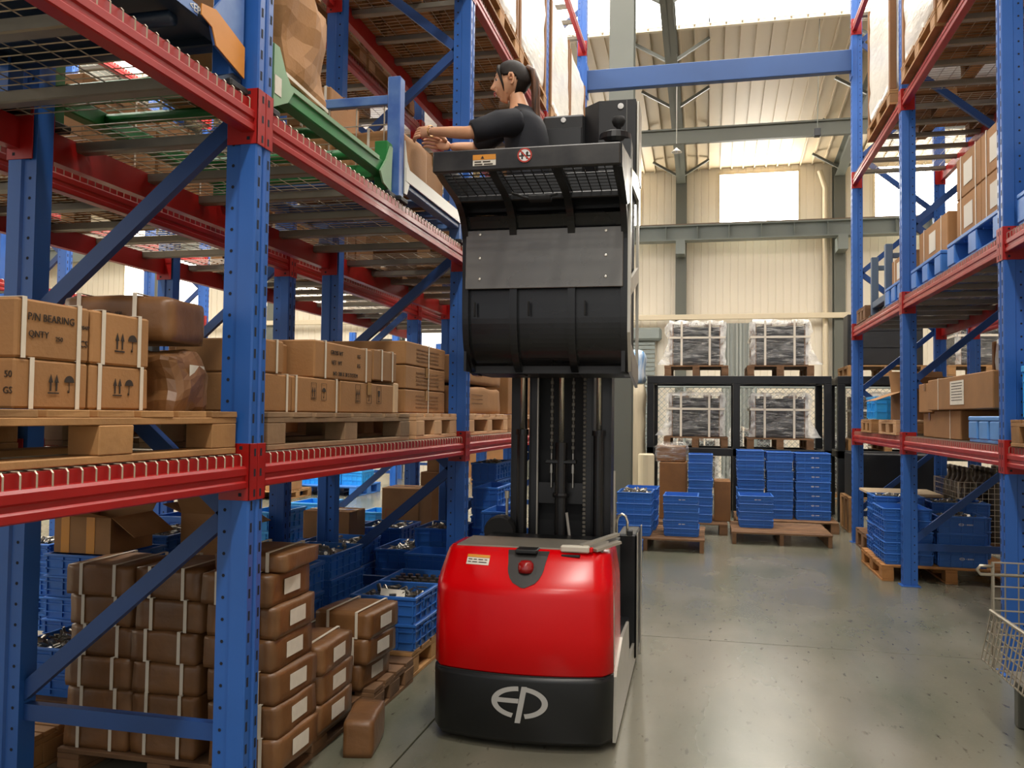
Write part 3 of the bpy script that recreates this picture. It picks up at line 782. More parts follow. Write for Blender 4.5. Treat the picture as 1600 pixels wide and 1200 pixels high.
ps = arc(.124, .069, .026, .020, 92, 254, 22, lc)+arc(.124, .069, .026, .020, 78, -78, 22, lc)
ps += [[(lc[0]-.100+i*.0237, lc[1]-.004), (lc[0]-.100+(i+1)*.0237, lc[1]-.004), (lc[0]-.0995+(i+1)*.0242, lc[1]+.016), (lc[0]-.0995+i*.0242, lc[1]+.016)] for i in range(4)]
ps += [[(lc[0]+.010-.030*(i/4), lc[1]+.069-.157*i/4), (lc[0]+.034-.030*(i/4), lc[1]+.069-.157*i/4), (lc[0]+.034-.030*((i+1)/4), lc[1]+.069-.157*(i+1)/4), (lc[0]+.010-.030*((i+1)/4), lc[1]+.069-.157*(i+1)/4)] for i in range(4)]
on_surf(SKIRT, [p if True else p for p in ps], .003).obj('logo', mat('logo_grey', '#aaa8a4', .45), truck)
# beacon recess, beacon, warning label on the sloping top of the hood
up = []
for i in range(9):
    z = .699+.140*i/8; hw = .083*math.sqrt(min(1, 1-(max(0, .79-z)/.0915)**2)) if z < .79 else .083+.012*(z-.79)/.05
    up.append((hw, z))
polys = [[(-a[0]+2*a[0]*j/6, a[1]), (-a[0]+2*a[0]*(j+1)/6, a[1]), (-b[0]+2*b[0]*(j+1)/6, b[1]), (-b[0]+2*b[0]*j/6, b[1])] for a, b in zip(up, up[1:]) for j in range(6)]
on_surf(HOOD, polys, .004).obj('beacon_recess', mat('recess_black', '#22201e', .5), truck, (.018, 0, 0))
q = Vector((.018, surf(HOOD, 0, .785)-.012, .785))
MB().lathe([(.0, .022), (.022, .02), (.034, .008), (.036, -.012), (.036, -.03)], 18, q).obj('beacon_lamp', mat('beacon_red', '#8f1010', .12, spec=.8), truck, smooth=True)
MB().cbox(-.04, .06, q.y+.03, q.y+.12, .83, .848, .004).obj('beacon_bracket', BLACK, truck)
lab = on_surf(HOOD, [rect(-.262, -.155, .775, .812)], .004).obj('warning_label', PAPER, truck)
on_surf(HOOD, [rect(-.262, -.155, .803, .814)], .006).obj('label_band', TAPEO, lab)
on_surf(HOOD, [[(x, z+.780) for x, z in p] for p in [[(u-.21, v+.014) for u, v in q_] for q_ in lines(2, .09, .010, 4, .003)]], .006).obj('printed_text', INK, lab)
# top cover, plug, frame
MB().cbox(-.335, .345, .14, .44, .832, .846, .004).obj('top_cover', mat('cover_grey', '#8c867a', .35, .3, var=.15), truck)
pg = MB().cbox(.16, .29, .085, .125, .838, .868, .006).obj('battery_plug', mat('plug_grey', '#bdb7a8', .5), truck)
MB().cbox(.29, .305, .09, .12, .842, .862, .003).obj('plug_end', REDT, pg)
MB().bar((.25, .12, .865), (.40, .26, .905), .03, .012).bar((.31, .11, .85), (.41, .22, .875), .035, .012).obj('cable_clamp', SILV, pg)
MB().cbox(.165, .25, .075, .10, .818, .830, .003).obj('latch', BLACK, truck)
MB().box(-.385, .385, .4, 1.35, .05, .30).box(-.34, .36, .42, .9, .3, .80).obj('chassis', BLACK, truck)
sp = MB().prism([(.06, .03), (.80, .03), (1.75, .03), (1.75, .13), (.86, .17), (.80, .38), (.40, .40), (.10, .33), (.07, .31)], .402, .416, 'x')
sp.obj('side_plate', SILV, truck)
for s in (-1, 1):
    lg = MB().cbox(s*.36-.045, s*.36+.045, .95, 1.95, .035, .12, .01).obj('support_leg', SILV if s > 0 else BLACK, truck)
    MB().lathe([(.0, -.03), (.055, -.03), (.06, -.02), (.06, .02), (.055, .03), (0, .03)], 20, (s*.36, 1.78, .06), axis='x').obj('load_wheel', RUB, lg)
MB().cbox(.315, .425, 1.25, 1.62, .06, .77, .01).obj('guard_panel', BLACK, truck)
MB().cbox(.426, .434, 1.245, 1.26, .04, .78, .002).cbox(.426, .434, 1.60, 1.64, .0, .78, .002).obj('guard_edge', SILV, truck)
MB().tube([(.315, 1.2, .77), (.315, 1.2, .85), (.325, 1.2, .878), (.345, 1.2, .89), (.365, 1.2, .878), (.375, 1.2, .85), (.375, 1.2, .77)], .008, 8).obj('handle', CHROME, truck, smooth=True)
MB().cbox(.375, .405, 1.18, 1.24, .77, .80, .004).obj('switch', BLACKM, truck)
for x in (-.30, .25): MB().lathe([(.0, -.04), (.10, -.04), (.115, -.03), (.115, .03), (.10, .04), (0, .04)], 24, (x, .30, .115), axis='x').obj('drive_wheel', RUB, truck)
# mast
mast = put('mast', None, truck, (.02, 1.06, 0))
def channel(x, s, w_, d, z0, z1, t=.012):
    return MB().box(x-s*0-(t/2), x+(t/2), -d/2, d/2, z0, z1).box(min(x, x+s*w_), max(x, x+s*w_), -d/2, -d/2+t, z0, z1).box(min(x, x+s*w_), max(x, x+s*w_), d/2-t, d/2, z0, z1)
for s in (-1, 1):
    channel(s*.275, -s, .055, .16, .10, 2.75).obj('outer_rail', BLACK, mast)
    channel(s*.175, -s, .05, .13, .16, 2.9).obj('inner_rail', BLACK, mast)
    cy = MB().tube([(s*.213, -.10, .2), (s*.213, -.10, 1.36)], .029, 16).lathe([(.036, 0), (.036, .03)], 16, (s*.213, -.10, 1.34)).obj('side_cylinder', BLACK, mast, smooth=False)
    MB().tube([(s*.213, -.10, 1.36), (s*.213, -.10, 2.45)], .014, 12).obj('piston_rod', CHROME, cy, smooth=True)
    MB().box(s*.213-.04, s*.213+.04, -.13, -.04, 1.95, 2.0).obj('rod_head', BLACK, cy)
    mb = MB(); zz = 1.24; k = 0
    while zz < 2.3:
        wv = .020 if k % 2 else .011; mb.cbox(s*.060+.01-wv/2, s*.060+.01+wv/2, -.085, -.073, zz, zz+.022, .003); zz += .020; k += 1
    ch = mb.obj('lift_chain', mat('chain_steel', '#5b574f', .35, .8), mast)
    MB().tube([(s*.060+.01, -.08, 1.05), (s*.060+.01, -.08, 1.24)], .006, 8).lathe([(.011, 0), (.011, .045)], 6, (s*.060+.01, -.08, 1.13)).obj('chain_anchor', STEEL, ch)
    mb = MB()
    for i in range(80): mb.cbox(s*.132-.009, s*.132+.009, -.075, -.062, .42+i*.024, .437+i*.024, .003)
    if s > 0: mb.obj('energy_chain', mat('chain_grey', '#6c675d', .5), mast)
    else: MB().tube([(-.132, -.07, .45), (-.132, -.07, 2.4)], .006, 6).obj('hydraulic_hose', SILV, mast)
MB().box(-.165, .165, .05, .07, .15, 2.7).obj('mast_sheet', BLACKM, mast)
cc = MB().tube([(.010, -.12, .2), (.010, -.12, 1.30)], .034, 18).lathe([(.045, 0), (.047, .012), (.045, .024)], 18, (.010, -.12, 1.0)).cbox(-.075, .095, -.15, -.09, 1.185, 1.205, .004).obj('lift_cylinder', BLACK, mast)
MB().tube([(.010, -.12, 1.30), (.010, -.12, 2.5)], .0155, 14).obj('piston_rod', CHROME, cc, smooth=True)
bbox(-.165, .165, -.06, -.04, .96, 1.075).obj('cross_plate', BLACK, mast); bbox(-.165, .165, -.06, -.04, .16, .34).obj('cross_plate', BLACK, mast)
MB().tube([(.045, -.14, .92), (.07, -.15, .75), (.105, -.15, .55), (.12, -.15, .25)], .008, 8).obj('white_hose', mat('hose_grey', '#a09c94', .5), mast, smooth=True)
MB().tube([(-.305, -.06, .35), (-.305, -.06, 1.0)], .008, 8).lathe([(.014, 0), (.014, .04)], 8, (-.305, -.06, .98)).obj('gas_strut', SILV, mast)
MB().cbox(-.30, -.26, -.10, -.08, .80, .85, .003).obj('sensor_plate', SILV, mast)
MB().tube([(.30, -.09, .3), (.30, -.09, 1.15)], .007, 8).obj('cable', SILV, mast)
MB().lathe([(.0, -.05), (.08, -.05), (.09, -.03), (.09, .03), (.08, .05), (0, .05)], 20, (-.33, -.1, .80), axis='y').obj('hose_reel', RUB, mast)
# cabin
cab = put('cabin', None, truck, (.042, 0, 0))
CX0, CX1 = -.40, .395
PROF = [(-.215, 2.495), (-.12, 2.475), (.04, 2.455), (.13, 2.43), (.20, 2.38), (.245, 2.30), (.255, 2.20), (.258, 1.98), (.27, 1.86), (.30, 1.765), (.36, 1.695), (.45, 1.655), (.55, 1.65)]
def _cr(P_):
    out = []
    for i in range(len(P_)-1):
        p0, p1, p2, p3 = P_[max(0, i-1)], P_[i], P_[i+1], P_[min(len(P_)-1, i+2)]
        for k in range(4):
            t = k/4; out.append(tuple(.5*(2*p1[a]+(p2[a]-p0[a])*t+(2*p0[a]-5*p1[a]+4*p2[a]-p3[a])*t*t+(3*p1[a]-p0[a]-3*p2[a]+p3[a])*t**3) for a in (0, 1)))
    return out+[P_[-1]]
PROF = _cr(PROF)
def off_prof(o_):
    out = []
    for i, (y, z) in enumerate(PROF):
        a, b = PROF[max(0, i-1)], PROF[min(len(PROF)-1, i+1)]; d = Vector((b[0]-a[0], b[1]-a[1])).normalized()
        out.append((y-d.y*-1*o_*-1 if False else y+d.y*o_, z-d.x*o_))
    return out
def shell(x0, x1, o_, t, i0=0):
    a, b = off_prof(o_)[i0:], off_prof(o_-t)[i0:]; mb = MB(); n = len(a); vs = []
    for y, z in a: vs += [(x0, y, z), (x1, y, z)]
    for y, z in b: vs += [(x0, y, z), (x1, y, z)]
    fs = []
    for i in range(n-1):
        p, q = i*2, 2*n+i*2
        fs += [(p, p+1, p+3, p+2), (q+2, q+3, q+1, q), (p+2, q+2, q, p), (p+1, q+1, q+3, p+3)]
    fs += [(1, 0, 2*n, 2*n+1), (2*n-2, 2*n-1, 4*n-1, 4*n-2)]
    return mb.add(vs, fs)
# offsets: off_prof(o) moves towards the outside for negative o
shell(CX0+.01, CX1-.01, -.026, .008, 16).obj('curved_panel', mat('panel_black', '#111215', .26, var=.15, vscale=4, rvar=.06), cab, smooth=False).data.shade_auto_smooth(angle=R(30)) if False else shell(CX0+.01, CX1-.01, -.026, .008, 16).obj('curved_panel', mat('panel_black', '#111215', .26, var=.15, vscale=4, rvar=.06), cab)
for x, wd in ((CX0, .03), (-.165, .035), (.115, .035), (CX1-.03, .03)):
    shell(x, x+wd, .004, .05).obj('rib', mat('rib_black', '#0f1012', .3), cab)
# tray: rim on three sides, mesh floor
rim = MB().cbox(CX0-.005, CX1+.005, -.235, -.21, 2.485, 2.578, .008).cbox(CX0-.005, CX0+.02, -.22, .30, 2.485, 2.578, .006)
rim.obj('tray_rim', mat('rim_black', '#3a3836', .34, .35, var=.3, vscale=7, hex2='#1d1d1e'), cab)
rt = MB().prism([(-.215, 2.578), (-.06, 2.60), (.30, 2.66), (.30, 2.46), (.10, 2.40), (-.2, 2.485)], CX1-.01, CX1+.01, 'x').obj('tray_side', BLACK, cab)
MB().cbox(CX0, CX1, .10, .26, 2.44, 2.47, .005).cbox(CX0, CX1, .25, .30, 2.42, 2.60, .005).obj('tray_back', BLACK, cab)
mb = MB()
for i in range(18):
    x = CX0+.02+i*.0445; mb.tube([(x, -.215, 2.49), (x, .12, 2.468)], .003, 4, caps=False)
for j in range(8):
    y = -.20+j*.042; mb.tube([(CX0, y, 2.492-.0026*j), (CX1, y, 2.492-.0026*j)], .003, 4, caps=False)
tag(mb.obj('tray_mesh', mat('mesh_black', '#1a1a1a', .4, .4), cab), kind='stuff')
pl = MB().cbox(CX0+.02, CX1-.02, .238, .248, 2.052, 2.335, .003).obj('cover_plate', mat('plate_gun', '#7d7b77', .36, .45, var=.22, vscale=3, rvar=.12), cab)
bm = MB().lathe([(.0, .005), (.006, .004), (.008, 0)], 10, axis='y').mesh('bolt', CHROME)
for x in (CX0+.09, CX1-.10):
    for z in (2.10, 2.20, 2.315): put('bolt', bm, pl, (x, .237, z), rot=(0, 0, math.pi))
for x in (-.285, -.02, .25):
    MB().cbox(x-.055, x-.048, .243, .26, 1.92, 1.99, .002).obj('slot_cover', RUB, cab)
# side frame of the cabin with its opening, floor, inner walls
fr = MB(); yy0, yy1, za, zb = .27, .88, 1.63, 2.86
fr.prism([(.262, 2.44), (.262, 1.84), (.34, 1.66), (.40, 1.66), (.315, 1.86), (.315, 2.62)], CX1, CX1+.014, 'x').box(CX1, CX1+.014, yy1-.05, yy1, za, zb+.12).prism([(.315, 2.55), (yy1-.05, 2.60), (yy1-.05, 2.72), (.29, 2.62)], CX1, CX1+.014, 'x').prism([(.315, 2.02), (yy1-.05, 2.16), (yy1-.05, 2.24), (.315, 2.10)], CX1, CX1+.014, 'x').prism([(.34, 1.66), (yy1-.05, 1.60), (yy1-.05, 1.72), (.36, 1.79)], CX1, CX1+.014, 'x')
fr.obj('side_frame', SILV, cab)
bbox(CX1-.03, CX1-.012, .30, .86, 1.66, 2.6).obj('side_wall', BLACKM, cab); bbox(CX0, CX0+.012, .30, .86, 1.66, 2.46).obj('side_wall', BLACKM, cab)
MB().box(CX0, CX1, .42, .90, 1.655, 1.70).obj('cab_floor', BLACKM, cab)
MB().box(CX0+.01, CX1-.03, .86, .90, 1.66, 2.75).obj('mast_plate', BLACK, cab)
# console at the mast side
con = MB().cbox(-.115, .115, .82, .98, 2.70, 3.085, .012).obj('console_box', BLACKM, cab)
MB().cbox(-.10, .10, .810, .822, 2.90, 3.01, .004).obj('console_door', BLACK, con)
tw = MB().prism([(.115, .84), (.20, .76), (.395, .76), (.395, 1.0), (.115, 1.0)], 2.62, 3.125).obj('control_tower', BLACKM, cab)
MB().box(.345, .349, .755, .765, 2.65, 3.12).obj('tower_seam', GREYP, tw)
MB().lathe([(.0, 0), (.016, .002), (.016, .01), (0, .012)], 14, (.315, .752, 3.09), axis='y').lathe([(.0, 0), (.014, .002), (.014, .01), (0, .012)], 14, (.0, .812, 3.055), axis='y').obj('cap_screw', WHITE, tw)
MB().lathe([(.0, -.02), (.075, -.02), (.085, 0), (.08, .03), (.05, .045), (0, .05)], 22, (.30, .62, 2.86)).prism([(.22, .56), (.385, .56), (.385, .78), (.22, .78)], 2.58, 2.85).obj('armrest', BLACK, tw, smooth=False)
MB().lathe([(.012, -.06), (.012, -.02), (.026, -.01), (.036, .012), (.03, .034), (0, .044)], 18, (.315, .64, 2.955)).obj('steering_knob', RUB, tw, smooth=True)
MB().cbox(.397, .412, .78, .98, 2.7, 3.12, .004).obj('tower_edge', SILV, tw)
# labels on the rim
lb = MB().box(-.225, -.125, -.2375, -.236, 2.505, 2.545).obj('warning_label', PAPER, cab)
MB().box(-.225, -.125, -.2388, -.2376, 2.530, 2.552).obj('label_band', TAPEO, lb)
printed([[(-.19, 0), (-.175, 0), (-.1825, .013)]]+lines(1, .055, .01, 9, .006), lb, (-.0, -.239, 2.535), '-y').location = (-.0+0, -.2392, 2.534)
printed(lines(2, .085, .011, 5, .005), lb, (-.175, -.2380, 2.519), '-y')
sg = MB().lathe([(.0, 0), (.031, .0), (.031, .0012), (0, .0012)], 28, axis='y').obj('no_stepping_sign', WHITE, cab, (.0, -.2382, 2.540), math.pi)
fo = [[(.010+sx*1, .016), (.016+sx, .012), (.013+sx, -.004), (.007+sx, -.004), (.005+sx, .010)] for sx in (-.021, .0)]+[rect(-.0145, -.0075, -.017, -.007), rect(.0065, .0135, -.017, -.007)]
printed(fo, sg, (0, .0013, 0), '+y', INK, 'footprints')
printed(arc(.031, .031, .006, .006, 0, 360, 28, (0, 0))+[[(-.022, .018), (-.018, .022), (.022, -.018), (.018, -.022)]], sg, (0, .0014, 0), '+y', REDINK, 'prohibition_ring')
MB().tube([(-.10, -.02, 2.44), (-.02, .03, 2.42), (.10, .02, 2.44)], .006, 6).cbox(-.03, .07, .0, .05, 2.41, 2.435, .004).obj('cable_bundle', RUB, cab)

# ---------------------------------------------------------------- the operator
def skin(joints, edges, sub=2):
    me = bpy.data.meshes.new('sk'); me.from_pydata([j[0] for j in joints], edges, []); o = bpy.data.objects.new('sk', me); C.objects.link(o)
    md = o.modifiers.new('s', 'SKIN'); md.use_smooth_shade = True
    lay = me.skin_vertices[0].data
    for i, j in enumerate(joints):
        r = j[1]; lay[i].radius = r if isinstance(r, tuple) else (r, r); lay[i].use_root = (i == 0)
    o.modifiers.new('u', 'SUBSURF').levels = sub; o.modifiers['u'].render_levels = sub
    dg = bpy.context.evaluated_depsgraph_get(); ev = o.evaluated_get(dg); em = ev.to_mesh()
    vs = [tuple(v.co) for v in em.vertices]; fs = [tuple(p.vertices) for p in em.polygons]; ev.to_mesh_clear()
    bpy.data.objects.remove(o); bpy.data.meshes.remove(me); return vs, fs
SKINM = mat('skin', '#d6a07c', .5, var=.08, vscale=20); b = SKINM.node_tree.nodes['Principled BSDF']
b.inputs['Subsurface Weight'].default_value = .12; b.inputs['Subsurface Radius'].default_value = (.012, .005, .003)
HAIR = mat('dark_hair', '#170e08', .55, spec=.25, var=.35, vscale=14, stretch=(12, 12, 1), bump=.25, bscale=60)
HAIRB = mat('brown_hair', '#6f4526', .36, var=.5, vscale=9, stretch=(12, 12, .8), bump=.35, bscale=50, hex2='#2a180d')
SHIRT = mat('black_shirt', '#181b24', .8, var=.25, vscale=14, bump=.5, bscale=7)
TROUS = mat('dark_trousers', '#15171c', .8)
FEET = Vector((-.93, TY+.67, 1.703))
def W(x, y, Y): return atY(x, y, Y)-FEET
HC = W(799, 130, 4.33)                               # head centre
ls, le, lw, lh = W(797, 188, 4.18), W(733, 208, 4.10), W(672, 205, 4.22), W(655, 207, 4.25)
rs, re_, rw, rh = W(800, 186, 4.49), W(745, 232, 4.56), W(702, 229, 4.46), W(684, 224, 4.44)
V = Vector
J = [(V((0, 0, .90)), (.15, .105)), (V((0, 0, 1.02)), (.10, .08)), (V((-.012, -.005, 1.16)), (.105, .08)), (V((-.036, -.012, 1.30)), (.060, .055)),
     (V((-.052, -.013, 1.385)), (.047, .048)), (HC+V((.012, 0, -.015)), (.040, .040)),
     (ls, .045), (ls.lerp(le, .55), .041), (le, .036), (le.lerp(lw, .35), .034), (lw, .022),
     (rs, .045), (rs.lerp(re_, .55), .041), (re_, .036), (re_.lerp(rw, .35), .034), (rw, .022),
     (V((0, -.085, .84)), .088), (V((-.02, -.09, .46)), .054), (V((0, -.09, .25)), .048), (V((.02, -.09, .08)), .034), (V((-.10, -.095, .03)), .03),
     (V((0, .085, .84)), .088), (V((-.02, .09, .46)), .054), (V((0, .09, .25)), .048), (V((.02, .09, .08)), .034), (V((-.10, .095, .03)), .03)]
E_ = [(0, 1), (1, 2), (2, 3), (3, 4), (4, 5), (3, 6), (6, 7), (7, 8), (8, 9), (9, 10), (3, 11), (11, 12), (12, 13), (13, 14), (14, 15), (0, 16), (16, 17), (17, 18), (18, 19), (19, 20), (0, 21), (21, 22), (22, 23), (23, 24), (24, 25)]
body = MB(); body.add(*skin(J, E_))
def hand(wr, palm, side, spread, down, curl):
    """palm frame: d along the fingers, s across the knuckles, n away from the palm"""
    d = (palm-wr).normalized(); n_ = down.normalized(); s = d.cross(n_).normalized(); n_ = s.cross(d)
    k0 = wr+d*.045
    jj = [(wr-d*.01, (.020, .026)), (wr+d*.03, (.016, .034)), (wr+d*.075, (.012, .036))]
    body.add(*skin(jj, [(0, 1), (1, 2)], 2))
    for i, (o_, l) in enumerate(((-.030, .068), (-.010, .078), (.010, .073), (.029, .058))):
        p0 = wr+d*.055+s*o_*.8; p1 = wr+d*.085+s*o_; a = curl
        p2 = p1+(d*math.cos(a*.5)+n_*math.sin(a*.5))*l*.42; p3 = p2+(d*math.cos(a*1.2)+n_*math.sin(a*1.2))*l*.34; p4 = p3+(d*math.cos(a*1.7)+n_*math.sin(a*1.7))*l*.26
        body.add(*skin([(p0, .010), (p1, .0098), (p2, .0085), (p3, .0078), (p4, .0062)], [(0, 1), (1, 2), (2, 3), (3, 4)], 1))
    t0 = wr+d*.02+s*side*.02; t1 = wr+d*.045+s*side*.044+n_*.012; t2 = wr+d*.075+s*side*.052+n_*.026; t3 = wr+d*.098+s*side*.046+n_*.036
    body.add(*skin([(t0, .014), (t1, .012), (t2, .0095), (t3, .0075)], [(0, 1), (1, 2), (2, 3)], 1))
hand(lw, lh, -1, 0, V((0, .9, -.35)), .75)
hand(rw, rh, 1, 0, V((0, -.8, -.5)), .6)
# head: forward is -x, turned a little towards the camera
hy = R(6); fw = V((-math.cos(hy), -math.sin(hy), -.05)).normalized(); lt = V((0, 0, 1)).cross(fw).normalized(); upv = fw.cross(lt)
def g(u, c, s): return math.exp(-((u-c)/s)**2)
def head_pt(th, ph, out=0.):
    f_, l_, u_ = math.sin(th)*math.cos(ph), math.sin(th)*math.sin(ph), math.cos(th)
    x, y, z = f_*.090, l_*.071, u_*.112
    if z < 0:
        k = -z/.112; y *= 1-.42*k**1.6; x = x*(1-.10*k) if x > 0 else x*(1-.40*k**1.6); x += .006*k
        if f_ < .2: z *= 1-.25*(1-max(0, f_)*2)*k
    if f_ < 0 and z > -.02: x *= 1.06
    if f_ > .1:
        w_ = min(1, (f_-.1)/.3)
        x += w_*(.021*g(y, 0, .012)*(g(z, -.022, .013)+.55*g(z, -.004, .02))-.010*(g(y, .031, .015)+g(y, -.031, .015))*g(z, .010, .015)
             +.004*g(z, .034, .012)+.0075*g(y, 0, .02)*(g(z, -.050, .0065)+.9*g(z, -.064, .007))-.004*g(y, 0, .02)*g(z, -.057, .0035)-.004*g(z, -.075, .007)*g(y, 0, .02)
             +.009*g(z, -.094, .014)*g(y, 0, .022)+.005*(g(y, .034, .014)+g(y, -.034, .014))*g(z, -.018, .02)-.004*g(z, -.038, .006)*g(y, 0, .012))
    p = V((x, y, z)); p += p.normalized()*out
    return HC+fw*p.x+lt*p.y+upv*p.z, (math.degrees(abs(ph)), p.z)
NT, NP = 44, 72
def head_mesh(out, keep=None):
    vs, fs, inf = [], [], []
    for i in range(NT+1):
        for j in range(NP):
            ph = 2*math.pi*j/NP; ph = ph-2*math.pi if ph > math.pi else ph
            p, q = head_pt(math.pi*i/NT, ph, out); vs.append(p); inf.append(q)
    for i in range(NT):
        for j in range(NP):
            q = (i*NP+j, (i+1)*NP+j, (i+1)*NP+(j+1) % NP, i*NP+(j+1) % NP)
            if keep is None or keep(inf[q[0]]): fs.append(q)
    return vs, fs
body.add(*head_mesh(0))
for s in (-1, 1):                                     # ears
    jj = []
    c_ = HC+fw*-.006+lt*s*.070+upv*-.004
    pts = [c_+fw*(.012*math.cos(t)-.002)+upv*.028*math.sin(t)+lt*s*(.006+.004*math.sin(t)) for t in [math.pi*2*i/10 for i in range(9)]]
    body.tube(pts, [.006, .007, .0075, .007, .007, .006, .006, .006, .004], 8)
    body.lathe([(.0, -.006), (.012, -.004), (.014, 0), (.0, .004)], 12, c_)
wom = put('person', body.mesh('person', SKINM, True), None, FEET)
tag(wom, 'woman with a ponytail and black t-shirt on the raised platform reaching into the shelf', 'person')
shirt = MB()
rings = [(.84, .0, .125, .168), (.95, .0, .112, .148), (1.06, -.004, .108, .142), (1.15, -.008, .116, .150), (1.22, -.014, .116, .160), (1.27, -.018, .106, .166), (1.305, -.022, .094, .150), (1.33, -.026, .080, .112), (1.35, -.030, .068, .080), (1.366, -.034, .060, .064), (1.380, -.036, .056, .058)]
vs = []; nr = 28
for z, xo, rx_, ry_ in rings:
    for k in range(nr):
        t = 2*math.pi*k/nr; q = V((xo+rx_*math.cos(t), -.008+ry_*math.sin(t), z-(.012*math.cos(t) if z > 1.32 else 0)))
        vs.append(q+noise.noise_vector(q*9)*.006*(1 if z < 1.33 else .2))
shirt.add(vs, [(a_*nr+k, a_*nr+(k+1) % nr, (a_+1)*nr+(k+1) % nr, (a_+1)*nr+k) for a_ in range(len(rings)-1) for k in range(nr)])
for sh_, el_, sg_ in ((ls, le, -1), (rs, re_, 1)):
    root_ = V((sh_.x*.5-.02, sg_*.085, 1.245)); pts = [root_, sh_+V((.01, 0, -.012)), sh_.lerp(el_, .3), sh_.lerp(el_, .6), sh_.lerp(el_, .9), sh_.lerp(el_, .93)]
    n0 = len(shirt.v); shirt.tube(pts, [.075, .074, .066, .060, .059, .050], 20)
    for k in range(n0, len(shirt.v)): shirt.v[k] = tuple(V(shirt.v[k])+noise.noise_vector(V(shirt.v[k])*11)*.006)
t_ = shirt.obj('t_shirt', SHIRT, wom, smooth=True)
tr = [(V((0, 0, .93)), (.162, .12)), (V((0, 0, .86)), (.165, .125)), (V((0, -.085, .80)), .102), (V((-.02, -.09, .46)), .07), (V((.01, -.09, .10)), .06), (V((0, .085, .80)), .102), (V((-.02, .09, .46)), .07), (V((.01, .09, .10)), .06)]
MB().add(*skin(tr, [(0, 1), (1, 2), (2, 3), (3, 4), (1, 5), (5, 6), (6, 7)])).obj('trousers', TROUS, wom, smooth=True)
for s in (-1, 1):
    MB().add(*skin([(V((.035, s*.09, .04)), (.036, .04)), (V((-.05, s*.093, .036)), (.036, .036)), (V((-.135, s*.097, .03)), (.03, .028))], [(0, 1), (1, 2)])).obj('shoe', RUB, wom, smooth=True)
def hairline(q):
    az, z = q
    if az < 30: return z > .080
    if az < 62: return z > .080-(az-30)/32*.040
    if az < 80: return z > .040-(az-62)/18*.030
    if az < 104: return z > .022
    if az < 112: return z > .022-(az-104)/8*.04
    return z > -.100+(0 if az > 122 else .03)
hv, hf = head_mesh(.010, hairline)
hair = MB().add(hv, hf).obj('hair', HAIR, wom, smooth=True)
m_ = hair.modifiers.new('thick', 'SOLIDIFY'); m_.thickness = .009; m_.offset = -1
path = [W(x, y, 4.34) for x, y in ((817, 112), (825, 106), (832, 111), (836, 125), (837, 142), (837, 160), (838, 178), (841, 192), (845, 204))]
MB().tube(path, [.014, .017, .019, .022, .024, .023, .020, .014, .004], 12).obj('ponytail', HAIRB, wom, smooth=True)
MB().tube([W(819, 111, 4.34), W(823, 108, 4.34)], .021, 12).obj('hair_tie', RUB, wom)
for s in (-1, 1):
    c_ = lambda f_, l_, u_: HC+fw*f_+lt*s*l_+upv*u_
    MB().tube([c_(.060, .042, .080), c_(.060, .058, .050), c_(.050, .067, .015), c_(.038, .067, -.03), c_(.034, .060, -.062)], [.010, .011, .008, .005, .0015], 8).obj('face_strand', HAIR, wom, smooth=True)
    e = c_(.0665, .030, .011); MB().lathe([(0, -.010), (.008, -.006), (.0105, 0), (.008, .006), (0, .010)], 12, e).obj('eye', mat('eye_white', '#ece8e0', .2), wom, smooth=True)
    MB().lathe([(0, -.0055), (.0042, -.003), (.0050, .0), (0, .0055)], 10, e+fw*.0085+lt*s*.0035).obj('iris', mat('iris_dark', '#1d120c', .2), wom)
    MB().tube([c_(.086, .017, .030), c_(.083, .032, .035), c_(.072, .046, .030)], [.0022, .0026, .001], 6).obj('eyebrow', HAIR, wom)
    MB().tube([c_(.0845, .020, .014), c_(.0825, .031, .0195), c_(.073, .043, .014)], [.0012, .0018, .001], 5).obj('eyelash', HAIR, wom)
LIP = mat('lips', '#b4534e', .35)
xl = lambda y, z: head_pt(math.acos(z/.112), math.asin(max(-1, min(1, y/(.071*math.sin(math.acos(z/.112)))))))[0]
MB().tube([HC+fw*(.094-a*a*22)+lt*a+upv*-.051 for a in (-.022, -.012, 0, .012, .022)], [.001, .0042, .0046, .0042, .001], 8).tube([HC+fw*(.092-a*a*22)+lt*a+upv*-.061 for a in (-.018, -.01, 0, .01, .018)], [.001, .0048, .0056, .0048, .001], 8).obj('lips', LIP, wom, smooth=True)
mb = MB(); d = (lh-lw).normalized(); a = d.cross(V((0, 0, 1))).normalized(); b_ = d.cross(a); c_ = lw+d*-.006
ring = [c_+(a*math.cos(2*math.pi*i/20)+b_*math.sin(2*math.pi*i/20))*.0275 for i in range(21)]
MB().tube(ring, .003, 6).obj('bracelet', mat('gold', '#c9a26a', .25, 1.), wom)
# ---------------------------------------------------------------- goods: left rack, floor level
L1, L2, L3, L4 = [z+.007 for z in LV]
